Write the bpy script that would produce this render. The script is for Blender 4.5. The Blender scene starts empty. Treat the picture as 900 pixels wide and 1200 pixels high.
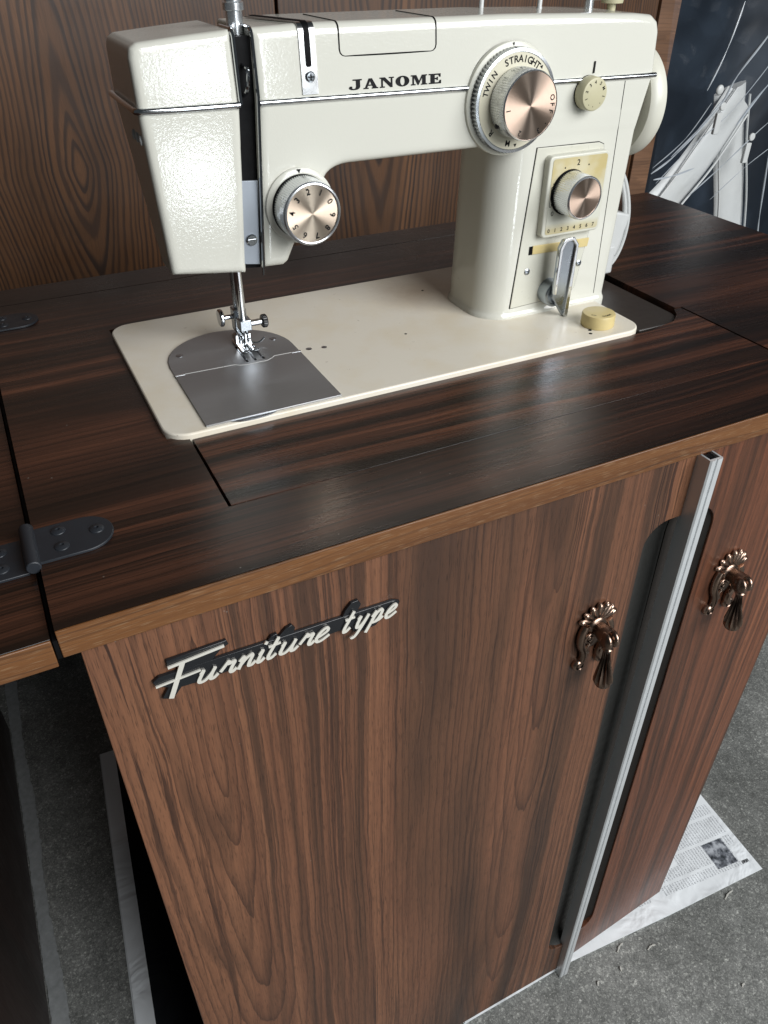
import bpy, bmesh, math, random
import numpy as np
from mathutils import Vector, Matrix, Quaternion
from mathutils.geometry import tessellate_polygon
random.seed(7)
R = math.radians
sc = bpy.context.scene
COL = sc.collection
FLOOR = 834.0            # the cabinet top lies 834 mm above the floor; everything below is written in mm from the cabinet top

# ------------------------------------------------------------------ camera
cam = bpy.data.cameras.new('camera'); camo = bpy.data.objects.new('camera', cam); COL.objects.link(camo)
cam.sensor_fit = 'VERTICAL'; cam.sensor_height = 36.0; cam.sensor_width = 27.0
cam.lens = 912.2 / 1200 * 36.0
cam.clip_start = 0.01; cam.clip_end = 60
yaw, pitch, roll = 0.464909, 0.641006, 0.002878
fw = Vector((math.sin(yaw)*math.cos(pitch), math.cos(yaw)*math.cos(pitch), -math.sin(pitch)))
rt = Vector((math.cos(yaw), -math.sin(yaw), 0)); up = rt.cross(fw)
rt, up = rt*math.cos(roll)+up*math.sin(roll), up*math.cos(roll)-rt*math.sin(roll)
camo.matrix_world = Matrix(((rt.x, up.x, -fw.x, -0.0719), (rt.y, up.y, -fw.y, -0.5002), (rt.z, up.z, -fw.z, 0.2882+FLOOR/1000), (0, 0, 0, 1)))
sc.camera = camo

# ------------------------------------------------------------------ world and lamps (a garage lit through its open door)
w = bpy.data.worlds.new('World'); sc.world = w; w.use_nodes = True
w.node_tree.nodes['Background'].inputs[0].default_value = (0.80, 0.92, 1.0, 1)
w.node_tree.nodes['Background'].inputs[1].default_value = 0.05
def area(name, loc, target, sx, sy, power, colr):
    l = bpy.data.lights.new(name, 'AREA'); l.shape = 'RECTANGLE'; l.size = sx; l.size_y = sy; l.energy = power; l.color = colr
    o = bpy.data.objects.new(name, l); COL.objects.link(o)
    o.location = (loc[0], loc[1], loc[2]+FLOOR/1000)
    d = Vector(target)-Vector(loc); o.rotation_euler = d.to_track_quat('-Z', 'Y').to_euler()
    return o
area('garage_opening', (1.25, -2.2, 1.30), (0.25, 0.05, -0.1), 2.3, 1.7, 126, (0.97, 0.985, 1.0))
area('sunlit_driveway', (0.47, -2.2, -0.48), (0.10, 0.05, 0.15), 0.24, 0.20, 2.6, (0.88, 0.96, 1.0))
area('bright_doorway', (0.60, -2.2, 0.31), (0.15, 0.05, 0.2), 0.48, 0.16, 4.2, (0.88, 0.96, 1.0))
sc.view_settings.view_transform = 'Standard'
try: sc.view_settings.look = 'None'
except Exception: pass
sc.view_settings.exposure = 0.0; sc.view_settings.gamma = 1.0

# ------------------------------------------------------------------ object helpers
BASE = {}
def thing(name, label, cat, base, group=None):
    o = bpy.data.objects.new(name, None); COL.objects.link(o)
    o.empty_display_size = 0.05
    o.location = (base[0]/1000, base[1]/1000, (base[2]+FLOOR)/1000)
    o['label'] = label; o['category'] = cat
    if group: o['group'] = group
    BASE[o.name] = base
    return o
def obj(name, bm, m, parent=None, label=None, angle=35, bevel=0, base=None, seg=2):
    b = BASE[parent.name] if parent is not None else (base or (0, 0, -FLOOR))
    for v in bm.verts: v.co = Vector(((v.co.x-b[0])/1000, (v.co.y-b[1])/1000, (v.co.z-b[2])/1000))
    me = bpy.data.meshes.new(name); bm.to_mesh(me); bm.free()
    if angle:
        me.shade_smooth(); me.set_sharp_from_angle(angle=R(angle))
    for mm in (m if isinstance(m, (list, tuple)) else [m]): me.materials.append(mm)
    o = bpy.data.objects.new(name, me); COL.objects.link(o)
    if parent is not None: o.parent = parent
    else: o.location = (b[0]/1000, b[1]/1000, (b[2]+FLOOR)/1000)
    BASE[o.name] = b
    if label: o['label'] = label
    if bevel:
        mo = o.modifiers.new('bevel', 'BEVEL'); mo.width = bevel/1000; mo.segments = seg; mo.limit_method = 'ANGLE'; mo.angle_limit = R(40)
    return o
def nb(): return bmesh.new()
def box(bm, lo, hi, rot=None, piv=None):
    c = [Vector((x, y, z)) for x in (lo[0], hi[0]) for y in (lo[1], hi[1]) for z in (lo[2], hi[2])]
    if rot is not None:
        p = Vector(piv) if piv else (Vector(lo)+Vector(hi))/2
        c = [p+rot@(q-p) for q in c]
    return hexa(bm, c)
def hexa(bm, c):
    v = [bm.verts.new(q) for q in c]
    for f in ((0, 1, 3, 2), (4, 6, 7, 5), (0, 4, 5, 1), (2, 3, 7, 6), (0, 2, 6, 4), (1, 5, 7, 3)): bm.faces.new([v[i] for i in f])
    return v
def prism(bm, outer, a0, a1, fn=None, holes=()):
    """extrude a 2-D outline (with holes) between a0 and a1; fn(u, v, a) -> point"""
    fn = fn or (lambda u, v, a: (u, v, a))
    loops = [list(outer)]+[list(h) for h in holes]
    flat = [p for l in loops for p in l]
    tris = tessellate_polygon([[Vector((p[0], p[1], 0)) for p in l] for l in loops])
    b = [bm.verts.new(fn(p[0], p[1], a0)) for p in flat]; t = [bm.verts.new(fn(p[0], p[1], a1)) for p in flat]
    if len(loops) == 1:
        bm.faces.new(b[::-1]); bm.faces.new(t)
    else:
        for i, j, k in tris:
            try: bm.faces.new((t[i], t[j], t[k])); bm.faces.new((b[k], b[j], b[i]))
            except ValueError: pass
    s = 0
    for l in loops:
        n = len(l)
        for i in range(n):
            j = (i+1) % n
            bm.faces.new((b[s+i], b[s+j], t[s+j], t[s+i]))
        s += n
    bmesh.ops.recalc_face_normals(bm, faces=bm.faces[:])
def rrect(x0, y0, x1, y1, r, n=8):
    if not isinstance(r, (tuple, list)): r = (r,)*4       # corners: (x0,y0) (x1,y0) (x1,y1) (x0,y1)
    out = []
    for (cx, cy, a, q) in ((x0+r[0], y0+r[0], 180, r[0]), (x1-r[1], y0+r[1], 270, r[1]), (x1-r[2], y1-r[2], 0, r[2]), (x0+r[3], y1-r[3], 90, r[3])):
        k = n if q > 0.3 else 0
        for i in range(k+1):
            t = R(a+90*i/max(k, 1)); out.append((cx+q*math.cos(t), cy+q*math.sin(t)))
    return out
def lathe(bm, prof, org, axis, n=48, ribs=0, rib=0.0, ribrange=None):
    """prof: list of (radius, height along axis); ribs alternate the radius where ribrange holds"""
    ax = Vector(axis).normalized(); o = Vector(org)
    u = ax.orthogonal().normalized(); v = ax.cross(u)
    if ribs: n = ribs*2
    rows = []
    for k, (r, h) in enumerate(prof):
        if r < 1e-6: rows.append([bm.verts.new(o+ax*h)]); continue
        row = []
        for i in range(n):
            t = 2*math.pi*i/n
            rr = r-(rib if (ribs and i % 2 and ribrange[0] <= k <= ribrange[1]) else 0)
            row.append(bm.verts.new(o+ax*h+(u*math.cos(t)+v*math.sin(t))*rr))
        rows.append(row)
    for a, b in zip(rows[:-1], rows[1:]):
        if len(a) == 1 and len(b) == 1: continue
        for i in range(n):
            j = (i+1) % n
            if len(a) == 1: bm.faces.new((a[0], b[i], b[j]))
            elif len(b) == 1: bm.faces.new((a[i], b[0], a[j]))
            else: bm.faces.new((a[i], b[i], b[j], a[j]))
    bmesh.ops.recalc_face_normals(bm, faces=bm.faces[:])
def smooth_path(pts, n=6):
    P = [Vector(p) for p in pts]; out = []
    for i in range(len(P)-1):
        p0 = P[max(i-1, 0)]; p1 = P[i]; p2 = P[i+1]; p3 = P[min(i+2, len(P)-1)]
        for k in range(n):
            t = k/n
            out.append(0.5*((2*p1)+(p2-p0)*t+(2*p0-5*p1+4*p2-p3)*t*t+(3*p1-p0-3*p2+p3)*t**3))
    out.append(P[-1]); return out
def tube(bm, path, r, n=10, flat=1.0, upv=None):
    path = [Vector(p) for p in path]; rows = []
    rad = r if isinstance(r, (list, tuple)) else [r]*len(path)
    ref = Vector(upv) if upv else None
    prev = None
    for i, p in enumerate(path):
        t = (path[min(i+1, len(path)-1)]-path[max(i-1, 0)]).normalized()
        if prev is None:
            a = ref if ref is not None else (Vector((0, 0, 1)) if abs(t.z) < .9 else Vector((0, 1, 0)))
        else: a = ref if ref is not None else prev
        b = t.cross(a).normalized(); a = b.cross(t).normalized(); prev = a
        rows.append([bm.verts.new(p+(a*math.cos(2*math.pi*k/n)*flat+b*math.sin(2*math.pi*k/n))*rad[i]) for k in range(n)])
    for A, B in zip(rows[:-1], rows[1:]):
        for k in range(n): bm.faces.new((A[k], A[(k+1) % n], B[(k+1) % n], B[k]))
    bm.faces.new(rows[0][::-1]); bm.faces.new(rows[-1])
    bmesh.ops.recalc_face_normals(bm, faces=bm.faces[:])
def ball(bm, c, r, sc3=(1, 1, 1), rot=None, u=16, v=10):
    m = Matrix.Translation(Vector(c))@(rot.to_4x4() if rot is not None else Matrix.Identity(4))@Matrix.Diagonal((r*sc3[0], r*sc3[1], r*sc3[2], 1))
    bmesh.ops.create_uvsphere(bm, u_segments=u, v_segments=v, radius=1, matrix=m)
def text_into(bm, s, size, fn, align='CENTER', bold=0.0):
    cu = bpy.data.curves.new('lettering', 'FONT'); cu.body = s; cu.size = size; cu.align_x = align; cu.align_y = 'CENTER'; cu.resolution_u = 3
    cu.offset = bold; cu.fill_mode = 'FRONT'
    o = bpy.data.objects.new('lettering', cu); COL.objects.link(o)
    bpy.context.view_layer.update()
    me = bpy.data.meshes.new_from_object(o.evaluated_get(bpy.context.evaluated_depsgraph_get()))
    vs = [bm.verts.new(fn(v.co.x, v.co.y)) for v in me.vertices]
    for p in me.polygons:
        try: bm.faces.new([vs[i] for i in p.vertices])
        except ValueError: pass
    bpy.data.objects.remove(o); bpy.data.curves.remove(cu); bpy.data.meshes.remove(me)
def dial_text(bm, s, size, cx, cz, rad, deg, y, step=None, bold=0.0):
    """letters round a dial that faces the viewer (-y), tops outward"""
    n = len(s); step = step or 0
    for i, ch in enumerate(s):
        t = R(deg-(i-(n-1)/2)*step); ph = t-math.pi/2
        ox, oz = cx+rad*math.cos(t), cz+rad*math.sin(t)
        text_into(bm, ch, size, lambda a, b: (ox+a*math.cos(ph)-b*math.sin(ph), y, oz+a*math.sin(ph)+b*math.cos(ph)), bold=bold)

# ------------------------------------------------------------------ materials
class NT:
    def __init__(s, name):
        s.m = bpy.data.materials.new(name); s.m.use_nodes = True; s.t = s.m.node_tree; s.N = s.t.nodes; s.L = s.t.links
        s.b = s.N['Principled BSDF']; s.out = s.N['Material Output']
        s.co = s.N.new('ShaderNodeTexCoord').outputs['Object']
    def put(s, sock, v):
        if isinstance(v, bpy.types.NodeSocket): s.L.new(v, sock)
        elif isinstance(v, (tuple, list)): sock.default_value = tuple(v)+((1,) if len(v) == 3 and len(sock.default_value) == 4 else ())
        else: sock.default_value = v
    def math(s, op, *a):
        n = s.N.new('ShaderNodeMath'); n.operation = op
        for i, v in enumerate(a): s.put(n.inputs[i], v)
        return n.outputs[0]
    def xyz(s, v=None):
        n = s.N.new('ShaderNodeSeparateXYZ'); s.L.new(v or s.co, n.inputs[0]); return n.outputs
    def comb(s, x, y, z):
        n = s.N.new('ShaderNodeCombineXYZ')
        for i, v in enumerate((x, y, z)): s.put(n.inputs[i], v)
        return n.outputs[0]
    def noise(s, vec, scale, detail=2, rough=0.5, dist=0.0):
        n = s.N.new('ShaderNodeTexNoise'); s.put(n.inputs['Vector'], vec); n.inputs['Scale'].default_value = scale
        n.inputs['Detail'].default_value = detail; n.inputs['Roughness'].default_value = rough; n.inputs['Distortion'].default_value = dist
        return n.outputs['Fac']
    def voro(s, vec, scale, feat='F1', out='Distance'):
        n = s.N.new('ShaderNodeTexVoronoi'); n.feature = feat; s.put(n.inputs['Vector'], vec); n.inputs['Scale'].default_value = scale
        return n.outputs[out]
    def ramp(s, fac, stops, interp='LINEAR'):
        n = s.N.new('ShaderNodeValToRGB'); s.put(n.inputs[0], fac); n.color_ramp.interpolation = interp
        e = n.color_ramp.elements
        while len(e) < len(stops): e.new(0.5)
        for k, (p, c) in enumerate(stops):
            e[k].position = p; e[k].color = tuple(c)+(1,) if len(c) == 3 else c
        return n.outputs[0]
    def map(s, v, a, b, c, d):
        n = s.N.new('ShaderNodeMapRange'); s.put(n.inputs[0], v)
        for i, q in enumerate((a, b, c, d)): s.put(n.inputs[i+1], q)
        return n.outputs[0]
    def mix(s, f, a, b, mode='MIX'):
        n = s.N.new('ShaderNodeMix'); n.data_type = 'RGBA'; n.blend_type = mode
        s.put(n.inputs[0], f); s.put(n.inputs[6], a); s.put(n.inputs[7], b); return n.outputs[2]
    def bump(s, h, strength, dist):
        n = s.N.new('ShaderNodeBump'); n.inputs['Strength'].default_value = strength; n.inputs['Distance'].default_value = dist
        s.put(n.inputs['Height'], h); s.L.new(n.outputs[0], s.b.inputs['Normal'])
    def set(s, **k):
        for a, v in k.items(): s.put(s.b.inputs[a.replace('_', ' ')], v)
        return s.m

def plain(name, c, rough=0.5, metal=0.0, spec=0.5, vary=0.06, scale=60, **k):
    n = NT(name); f = n.noise(n.co, scale, 4, 0.6)
    col = n.mix(f, [x*(1-vary*2) for x in c], [min(1, x*(1+vary*2)) for x in c])
    r = n.map(n.noise(n.co, scale*1.7, 3), 0.3, 0.7, rough*0.85, min(1, rough*1.2))
    return n.set(Base_Color=col, Roughness=r, Metallic=metal, **{'Specular_IOR_Level': spec}, **k)

def wood(name, across, along, stops, P=0.3, centre=0.0, v0=0.0, slope=0.12, d0=0.0, rings=120, wob=0.02, ring_col=(0.02, 0.01, 0.007), ring_f=0.6,
         streak=0.6, pore=0.5, pore_col=(0.012, 0.007, 0.005), rough=0.38, bump=0.15, seed=0.0, spec=0.5, late=3.0, sscale=14, tight=1.0, vn=0.9, lines=0.5, bands=0.4, jitter=0.003, dust=0.0, smudge=0.15, crisp=False, amp0=0.35, pw=2.0, dmax=0.0):
    n = NT(name); c = n.xyz(); u, v = c[across], c[along]
    wv = n.comb(n.math('MULTIPLY', u, 5.0), n.math('MULTIPLY', v, 2.0), seed)
    warp = n.math('MULTIPLY', n.math('SUBTRACT', n.noise(wv, 1.0, 3, 0.55), 0.5), wob*2)
    jit = n.noise(n.comb(n.math('MULTIPLY', u, 60.0), n.math('MULTIPLY', v, 16.0), seed+21), 1.0, 2, 0.6)
    u2 = n.math('ADD', n.math('ADD', u, warp), n.math('MULTIPLY', n.math('SUBTRACT', jit, 0.5), jitter))
    cell = n.math('PINGPONG', n.math('SUBTRACT', u2, centre), P/2)
    cid = n.math('FLOOR', n.math('DIVIDE', n.math('ADD', n.math('SUBTRACT', u2, centre), P/2), P))
    w1 = n.math('MULTIPLY', n.math('SUBTRACT', n.noise(n.comb(n.math('MULTIPLY', cid, 3.7), n.math('MULTIPLY', v, 2.2), seed+3.1), 1.0, 2), 0.5), vn*slope)
    d = n.math('ADD', n.math('ADD', n.math('MULTIPLY', n.math('SUBTRACT', v, v0), slope), w1), d0)
    if dmax: d = n.math('MULTIPLY', n.math('SUBTRACT', 1.0, n.math('EXPONENT', n.math('MULTIPLY', n.math('ABSOLUTE', d), -1.0/dmax))), dmax)
    r = n.math('POWER', n.math('ADD', n.math('POWER', cell, pw), n.math('POWER', n.math('ABSOLUTE', d), pw)), 1.0/pw)
    fine = n.noise(n.comb(n.math('MULTIPLY', u, 160.0), n.math('MULTIPLY', v, 7.0), seed+1), 1.0, 3, 0.6)
    r2 = n.math('ADD', r, n.math('MULTIPLY', n.math('SUBTRACT', fine, 0.5), 0.0016 if tight != 1.0 else 0.35/rings))
    if tight != 1.0: r2 = n.math('POWER', r2, tight)
    ph = n.math('ADD', n.math('MULTIPLY', r2, rings), n.math('MULTIPLY', n.noise(n.comb(n.math('MULTIPLY', r, 30.0), 0.0, seed+7), 1.0, 2), 2.5))
    fr = n.math('FRACT', ph)
    line = n.math('MULTIPLY', n.map(fr, 0.40, 0.66, 0.0, 1.0), n.map(fr, 0.88, 1.0, 1.0, 0.0)) if crisp else n.math('POWER', fr, late)
    amp = n.map(n.noise(n.comb(n.math('MULTIPLY', r, 40.0), n.math('MULTIPLY', v, 1.5), seed+9), 1.0, 2), 0.3, 0.7, amp0, 1.0)
    line = n.math('MULTIPLY', n.math('MULTIPLY', line, ring_f), amp)
    st = n.noise(n.comb(n.math('ADD', n.math('MULTIPLY', u2, sscale*1.0), n.math('MULTIPLY', r, sscale*0.8)), n.math('MULTIPLY', v, 0.7), seed+5), 1.0, 4, 0.62)
    st = n.map(st, 0.5-0.22/max(streak, .05)*0.6, 0.5+0.22/max(streak, .05)*0.6, 0.0, 1.0)
    base = n.ramp(st, stops)
    fib = n.noise(n.comb(n.math('MULTIPLY', u, 900.0), n.math('MULTIPLY', v, 18.0), n.math('MULTIPLY', c[3-across-along], 900.0)), 1.0, 2, 0.6)
    base = n.mix(n.map(fib, 0.35, 0.65, 0.0, 0.28), base, stops[0][1])
    col = n.mix(line, base, ring_col)
    ln = n.map(n.noise(n.comb(n.math('ADD', n.math('MULTIPLY', u2, 430.0), n.math('MULTIPLY', r, 200.0)), n.math('MULTIPLY', v, 3.4), seed+11), 1.0, 3, 0.6), 0.555, 0.605, 0.0, lines)
    gate = n.map(n.noise(n.comb(n.math('MULTIPLY', u2, 24.0), n.math('MULTIPLY', v, 1.1), seed+13), 1.0, 2), 0.38, 0.62, 0.25, 1.0)
    col = n.mix(n.math('MULTIPLY', ln, gate), col, ring_col)
    bd = n.map(n.noise(n.comb(n.math('ADD', n.math('MULTIPLY', u2, 46.0), n.math('MULTIPLY', r, 70.0)), n.math('MULTIPLY', v, 0.9), seed+17), 1.0, 3, 0.55), 0.555, 0.615, 0.0, bands)
    col = n.mix(bd, col, stops[0][1])
    por = n.noise(n.comb(n.math('MULTIPLY', u, 2100.0), n.math('MULTIPLY', v, 70.0), n.math('ADD', n.math('MULTIPLY', c[3-across-along], 2100.0), 3.0)), 1.0, 1, 0.5)
    pm = n.math('MULTIPLY', n.map(por, 0.60, 0.68, 0.0, 1.0), pore)
    col = n.mix(pm, col, pore_col)
    n.bump(n.math('SUBTRACT', fib, pm), bump, 0.0004)
    sm = n.noise(n.co, 7.0, 5, 0.65, 0.8)
    ro = n.math('MULTIPLY', n.map(fib, 0.3, 0.7, rough*0.9, rough*1.15), n.map(sm, 0.35, 0.65, 1.0-smudge, 1.0+smudge))
    if dust:
        du = n.math('MULTIPLY', n.map(n.voro(n.co, 70), 0.02, 0.05, dust, 0.0), n.math('GREATER_THAN', n.noise(n.co, 31, 1), 0.56))
        col = n.mix(du, col, (0.34, 0.31, 0.27))
        sl = n.noise(n.comb(n.math('MULTIPLY', u, 70.0), n.math('MULTIPLY', v, 700.0), 0.0), 1.0, 1)
        col = n.mix(n.math('MULTIPLY', n.math('GREATER_THAN', sl, 0.80), 0.04), col, (0.3, 0.25, 0.2))
    return n.set(Base_Color=col, Roughness=ro, **{'Specular_IOR_Level': spec})

ROSE = [(0.0, (0.048, 0.024, 0.015)), (0.25, (0.100, 0.046, 0.025)), (0.60, (0.160, 0.068, 0.036)), (1.0, (0.222, 0.099, 0.051))]
TOPC = [(0.0, (0.011, 0.007, 0.005)), (0.36, (0.035, 0.015, 0.009)), (0.68, (0.076, 0.029, 0.016)), (1.0, (0.132, 0.050, 0.026))]
M = {}
M['door_wood'] = wood('rosewood_laminate_door', 0, 2, ROSE, P=0.27, centre=-0.258, v0=0.80, slope=0.055, d0=0.0, rings=150, wob=0.012, ring_f=0.8, ring_col=(0.020, 0.010, 0.008), streak=0.85, pore=0.5, lines=0.85, bands=0.8, rough=0.36, bump=0.12, seed=2.3, sscale=24, late=4.0, jitter=0.004, dust=0.25)
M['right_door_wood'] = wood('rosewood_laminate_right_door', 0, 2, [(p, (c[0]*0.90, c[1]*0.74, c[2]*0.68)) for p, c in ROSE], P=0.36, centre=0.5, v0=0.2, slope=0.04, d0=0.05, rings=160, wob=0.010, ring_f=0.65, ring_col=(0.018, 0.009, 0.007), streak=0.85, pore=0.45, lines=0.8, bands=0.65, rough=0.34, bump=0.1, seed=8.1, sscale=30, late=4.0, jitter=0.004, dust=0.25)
M['top_wood'] = wood('dark_rosewood_laminate_top', 1, 0, TOPC, P=0.34, centre=0.02, v0=0.9, slope=0.04, d0=0.02, rings=170, wob=0.012, ring_f=0.7, ring_col=(0.006, 0.004, 0.003), streak=0.9, pore=0.3, lines=0.8, bands=0.75, rough=0.29, bump=0.05, seed=4.4, sscale=42, dust=0.45)
M['panel_wood'] = wood('dark_rosewood_laminate_filler', 1, 0, TOPC, P=0.30, centre=0.12, v0=0.2, slope=0.05, d0=0.03, rings=170, wob=0.012, ring_f=0.7, ring_col=(0.006, 0.004, 0.003), streak=0.8, pore=0.3, lines=0.8, bands=0.85, rough=0.27, bump=0.05, seed=9.4, sscale=46, dust=0.45)
M['edge_wood'] = wood('brown_veneer_edge', 2, 0, [(0, (0.100, 0.038, 0.012)), (0.5, (0.160, 0.066, 0.021)), (1, (0.225, 0.098, 0.034))], P=0.2, rings=60, ring_f=0.15, streak=0.6, pore=0.32, lines=0.45, pore_col=(0.34, 0.23, 0.13), rough=0.42, bump=0.2, seed=1.7, sscale=30)
CEDAR = [(0, (0.042, 0.019, 0.008)), (0.5, (0.105, 0.046, 0.018)), (1, (0.195, 0.085, 0.032))]
def cedar(name, centre, v0, slope, seed, rings=95, P=0.8, dmax=0.055):
    return wood(name, 0, 2, CEDAR, P=P, centre=centre, v0=v0, slope=slope, rings=rings, wob=0.020, ring_col=(0.018, 0.009, 0.006), ring_f=0.92, streak=0.45, pore=0.15, rough=0.45, bump=0.2, seed=seed, sscale=9, vn=0.25, lines=0.3, bands=0.25, tight=1.3, jitter=0.004, crisp=True, amp0=0.5, pw=1.5, dmax=dmax)
M['dark_panel'] = wood('dark_stained_panel', 1, 2, [(0, (0.012, 0.007, 0.005)), (1, (0.035, 0.017, 0.012))], rings=80, ring_f=0.3, pore=0.2, rough=0.5, seed=3)
M['trim_wood'] = wood('light_brown_trim', 2, 0, [(0, (0.10, 0.048, 0.024)), (1, (0.23, 0.12, 0.065))], P=0.1, rings=60, ring_f=0.35, streak=0.9, pore=0.1, rough=0.5, seed=6, sscale=40)

def paint(name, c, rough, bump, yellow=0.0, stain_at=None):
    n = NT(name)
    warp = n.noise(n.co, 260, 2, 0.5)
    h = n.noise(n.co, 600, 2, 0.5, 0.5)
    stain = n.map(n.noise(n.co, 22, 4, 0.6), 0.45, 0.8, 0.0, yellow)
    col = n.mix(stain, c, (c[0]*0.86, c[1]*0.74, c[2]*0.50))
    sp = n.map(n.voro(n.co, 95), 0.03, 0.045, 0.65, 0.0)
    gate = n.map(n.noise(n.co, 37, 1), 0.66, 0.70, 0.0, 1.0)
    col = n.mix(n.math('MULTIPLY', sp, gate), col, (0.12, 0.09, 0.06))
    if stain_at:
        p = n.xyz(); ex = n.math('SUBTRACT', p[0], stain_at[0]); ey = n.math('SUBTRACT', p[1], stain_at[1])
        di = n.math('SQRT', n.math('ADD', n.math('MULTIPLY', ex, ex), n.math('MULTIPLY', ey, ey)))
        di = n.math('ADD', di, n.math('MULTIPLY', n.math('SUBTRACT', n.noise(n.co, 45, 5, 0.7), 0.5), 0.05))
        col = n.mix(n.map(di, 0.0, 0.055, 0.6, 0.0), col, (0.33, 0.22, 0.12))
        fk_ = n.map(n.noise(n.co, 130, 3, 0.7), 0.70, 0.74, 0.0, 0.5)
        col = n.mix(fk_, col, (0.30, 0.24, 0.17))
    n.bump(n.math('ADD', h, n.math('MULTIPLY', warp, 0.6)), bump, 0.0011)
    return n.set(Base_Color=col, Roughness=n.map(warp, 0.3, 0.7, rough*0.9, rough*1.15), **{'Specular_IOR_Level': 0.5})
CREAM = (0.585, 0.58, 0.515)
M['paint'] = paint('cream_hammered_enamel', CREAM, 0.095, 0.058)
M['bed_paint'] = paint('cream_bed_enamel', (0.73, 0.68, 0.58), 0.34, 0.04, yellow=0.40, stain_at=(0.072, 0.060))
M['panel_paint'] = paint('cream_panel_enamel', (0.555, 0.55, 0.475), 0.30, 0.04, yellow=0.10)
M['plastic'] = plain('cream_plastic', (0.58, 0.57, 0.49), 0.35, vary=0.03)
M['yellowed'] = plain('yellowed_plastic', (0.58, 0.47, 0.22), 0.35, vary=0.06)
M['small_dial'] = plain('beige_dial_plastic', (0.46, 0.43, 0.28), 0.40, vary=0.03)
M['white_plastic'] = plain('white_plastic', (0.50, 0.51, 0.50), 0.35, vary=0.03)
M['chrome'] = plain('chrome', (0.62, 0.64, 0.66), 0.10, 1.0, vary=0.02)
M['satin'] = plain('satin_steel', (0.42, 0.45, 0.48), 0.28, 1.0, vary=0.03)
M['edge_glint'] = plain('painted_edge_glint', (0.80, 0.80, 0.78), 0.3, 0.5, vary=0.02)  # pale colour stands in for the glint on the plate edge
M['ring_metal'] = plain('grey_knurled_metal', (0.50, 0.52, 0.54), 0.28, 0.95, vary=0.02)
M['legend_cream'] = plain('legend_cream_plastic', (0.57, 0.54, 0.42), 0.35, vary=0.03)
M['guard'] = plain('grey_guard_metal', (0.30, 0.33, 0.37), 0.45, 0.4, vary=0.03)
M['rim'] = plain('satin_chrome', (0.74, 0.76, 0.78), 0.24, 0.9, vary=0.02)
M['strap'] = plain('dulled_chrome', (0.50, 0.50, 0.50), 0.22, 1.0, vary=0.03)
M['lever_grey'] = plain('grey_lever_metal', (0.38, 0.42, 0.46), 0.30, 1.0, vary=0.03)
M['black'] = plain('black_void_paint', (0.003, 0.003, 0.0035), 0.6, spec=0.12, vary=0.1)
M['black_gloss'] = plain('black_plastic', (0.012, 0.012, 0.013), 0.25, vary=0.1)
M['ink'] = plain('black_print', (0.006, 0.006, 0.007), 0.6, spec=0.15, vary=0.05)
M['hinge'] = plain('black_hinge_enamel', (0.018, 0.021, 0.026), 0.42, vary=0.1)
M['box_lid'] = plain('dark_brown_plastic', (0.030, 0.024, 0.020), 0.38, vary=0.06)
M['recess'] = plain('matte_dark_recess', (0.024, 0.024, 0.022), 0.5, spec=0.4, vary=0.08)
M['recess_brown'] = plain('dark_brown_recess', (0.016, 0.013, 0.011), 0.55, spec=0.3, vary=0.08)
M['strip'] = plain('brushed_aluminium', (0.66, 0.68, 0.69), 0.36, 0.5, vary=0.02)
M['badge_metal'] = plain('pale_gilt_chrome', (0.88, 0.85, 0.76), 0.25, 0.45, vary=0.02)
M['badge_back'] = plain('badge_black_enamel', (0.010, 0.011, 0.013), 0.28, vary=0.1)
def steel_plate():
    n = NT('brushed_steel_plate'); c = n.xyz()
    f = n.noise(n.comb(n.math('MULTIPLY', c[0], 30.0), n.math('MULTIPLY', c[1], 1200.0), 0.0), 1.0, 2)
    return n.set(Base_Color=n.mix(f, (0.34, 0.345, 0.35), (0.42, 0.425, 0.43)), Metallic=0.8, Roughness=n.map(f, .3, .7, .32, .42), Anisotropic=0.5)
M['plate'] = steel_plate()
def rosegold(name, a, b):
    n = NT(name); t = n.N.new('ShaderNodeTangent'); t.direction_type = 'RADIAL'; t.axis = 'Y'
    n.L.new(t.outputs[0], n.b.inputs['Tangent'])
    f = n.noise(n.co, 300, 2)
    return n.set(Base_Color=n.mix(f, a, b), Metallic=1.0, Roughness=0.32, Anisotropic=0.92, Anisotropic_Rotation=0.0)
M['gold'] = rosegold('spun_rose_gold', (0.62, 0.46, 0.36), (0.66, 0.50, 0.40))
M['gold_light'] = rosegold('spun_pale_gold', (0.74, 0.60, 0.47), (0.78, 0.64, 0.51))
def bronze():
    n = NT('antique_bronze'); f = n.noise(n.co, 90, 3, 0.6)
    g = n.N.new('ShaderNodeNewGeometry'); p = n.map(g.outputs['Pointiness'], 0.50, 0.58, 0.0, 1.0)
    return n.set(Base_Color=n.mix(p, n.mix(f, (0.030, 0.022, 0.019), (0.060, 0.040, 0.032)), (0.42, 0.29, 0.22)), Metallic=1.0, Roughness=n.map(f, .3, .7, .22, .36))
M['bronze'] = bronze()
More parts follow.
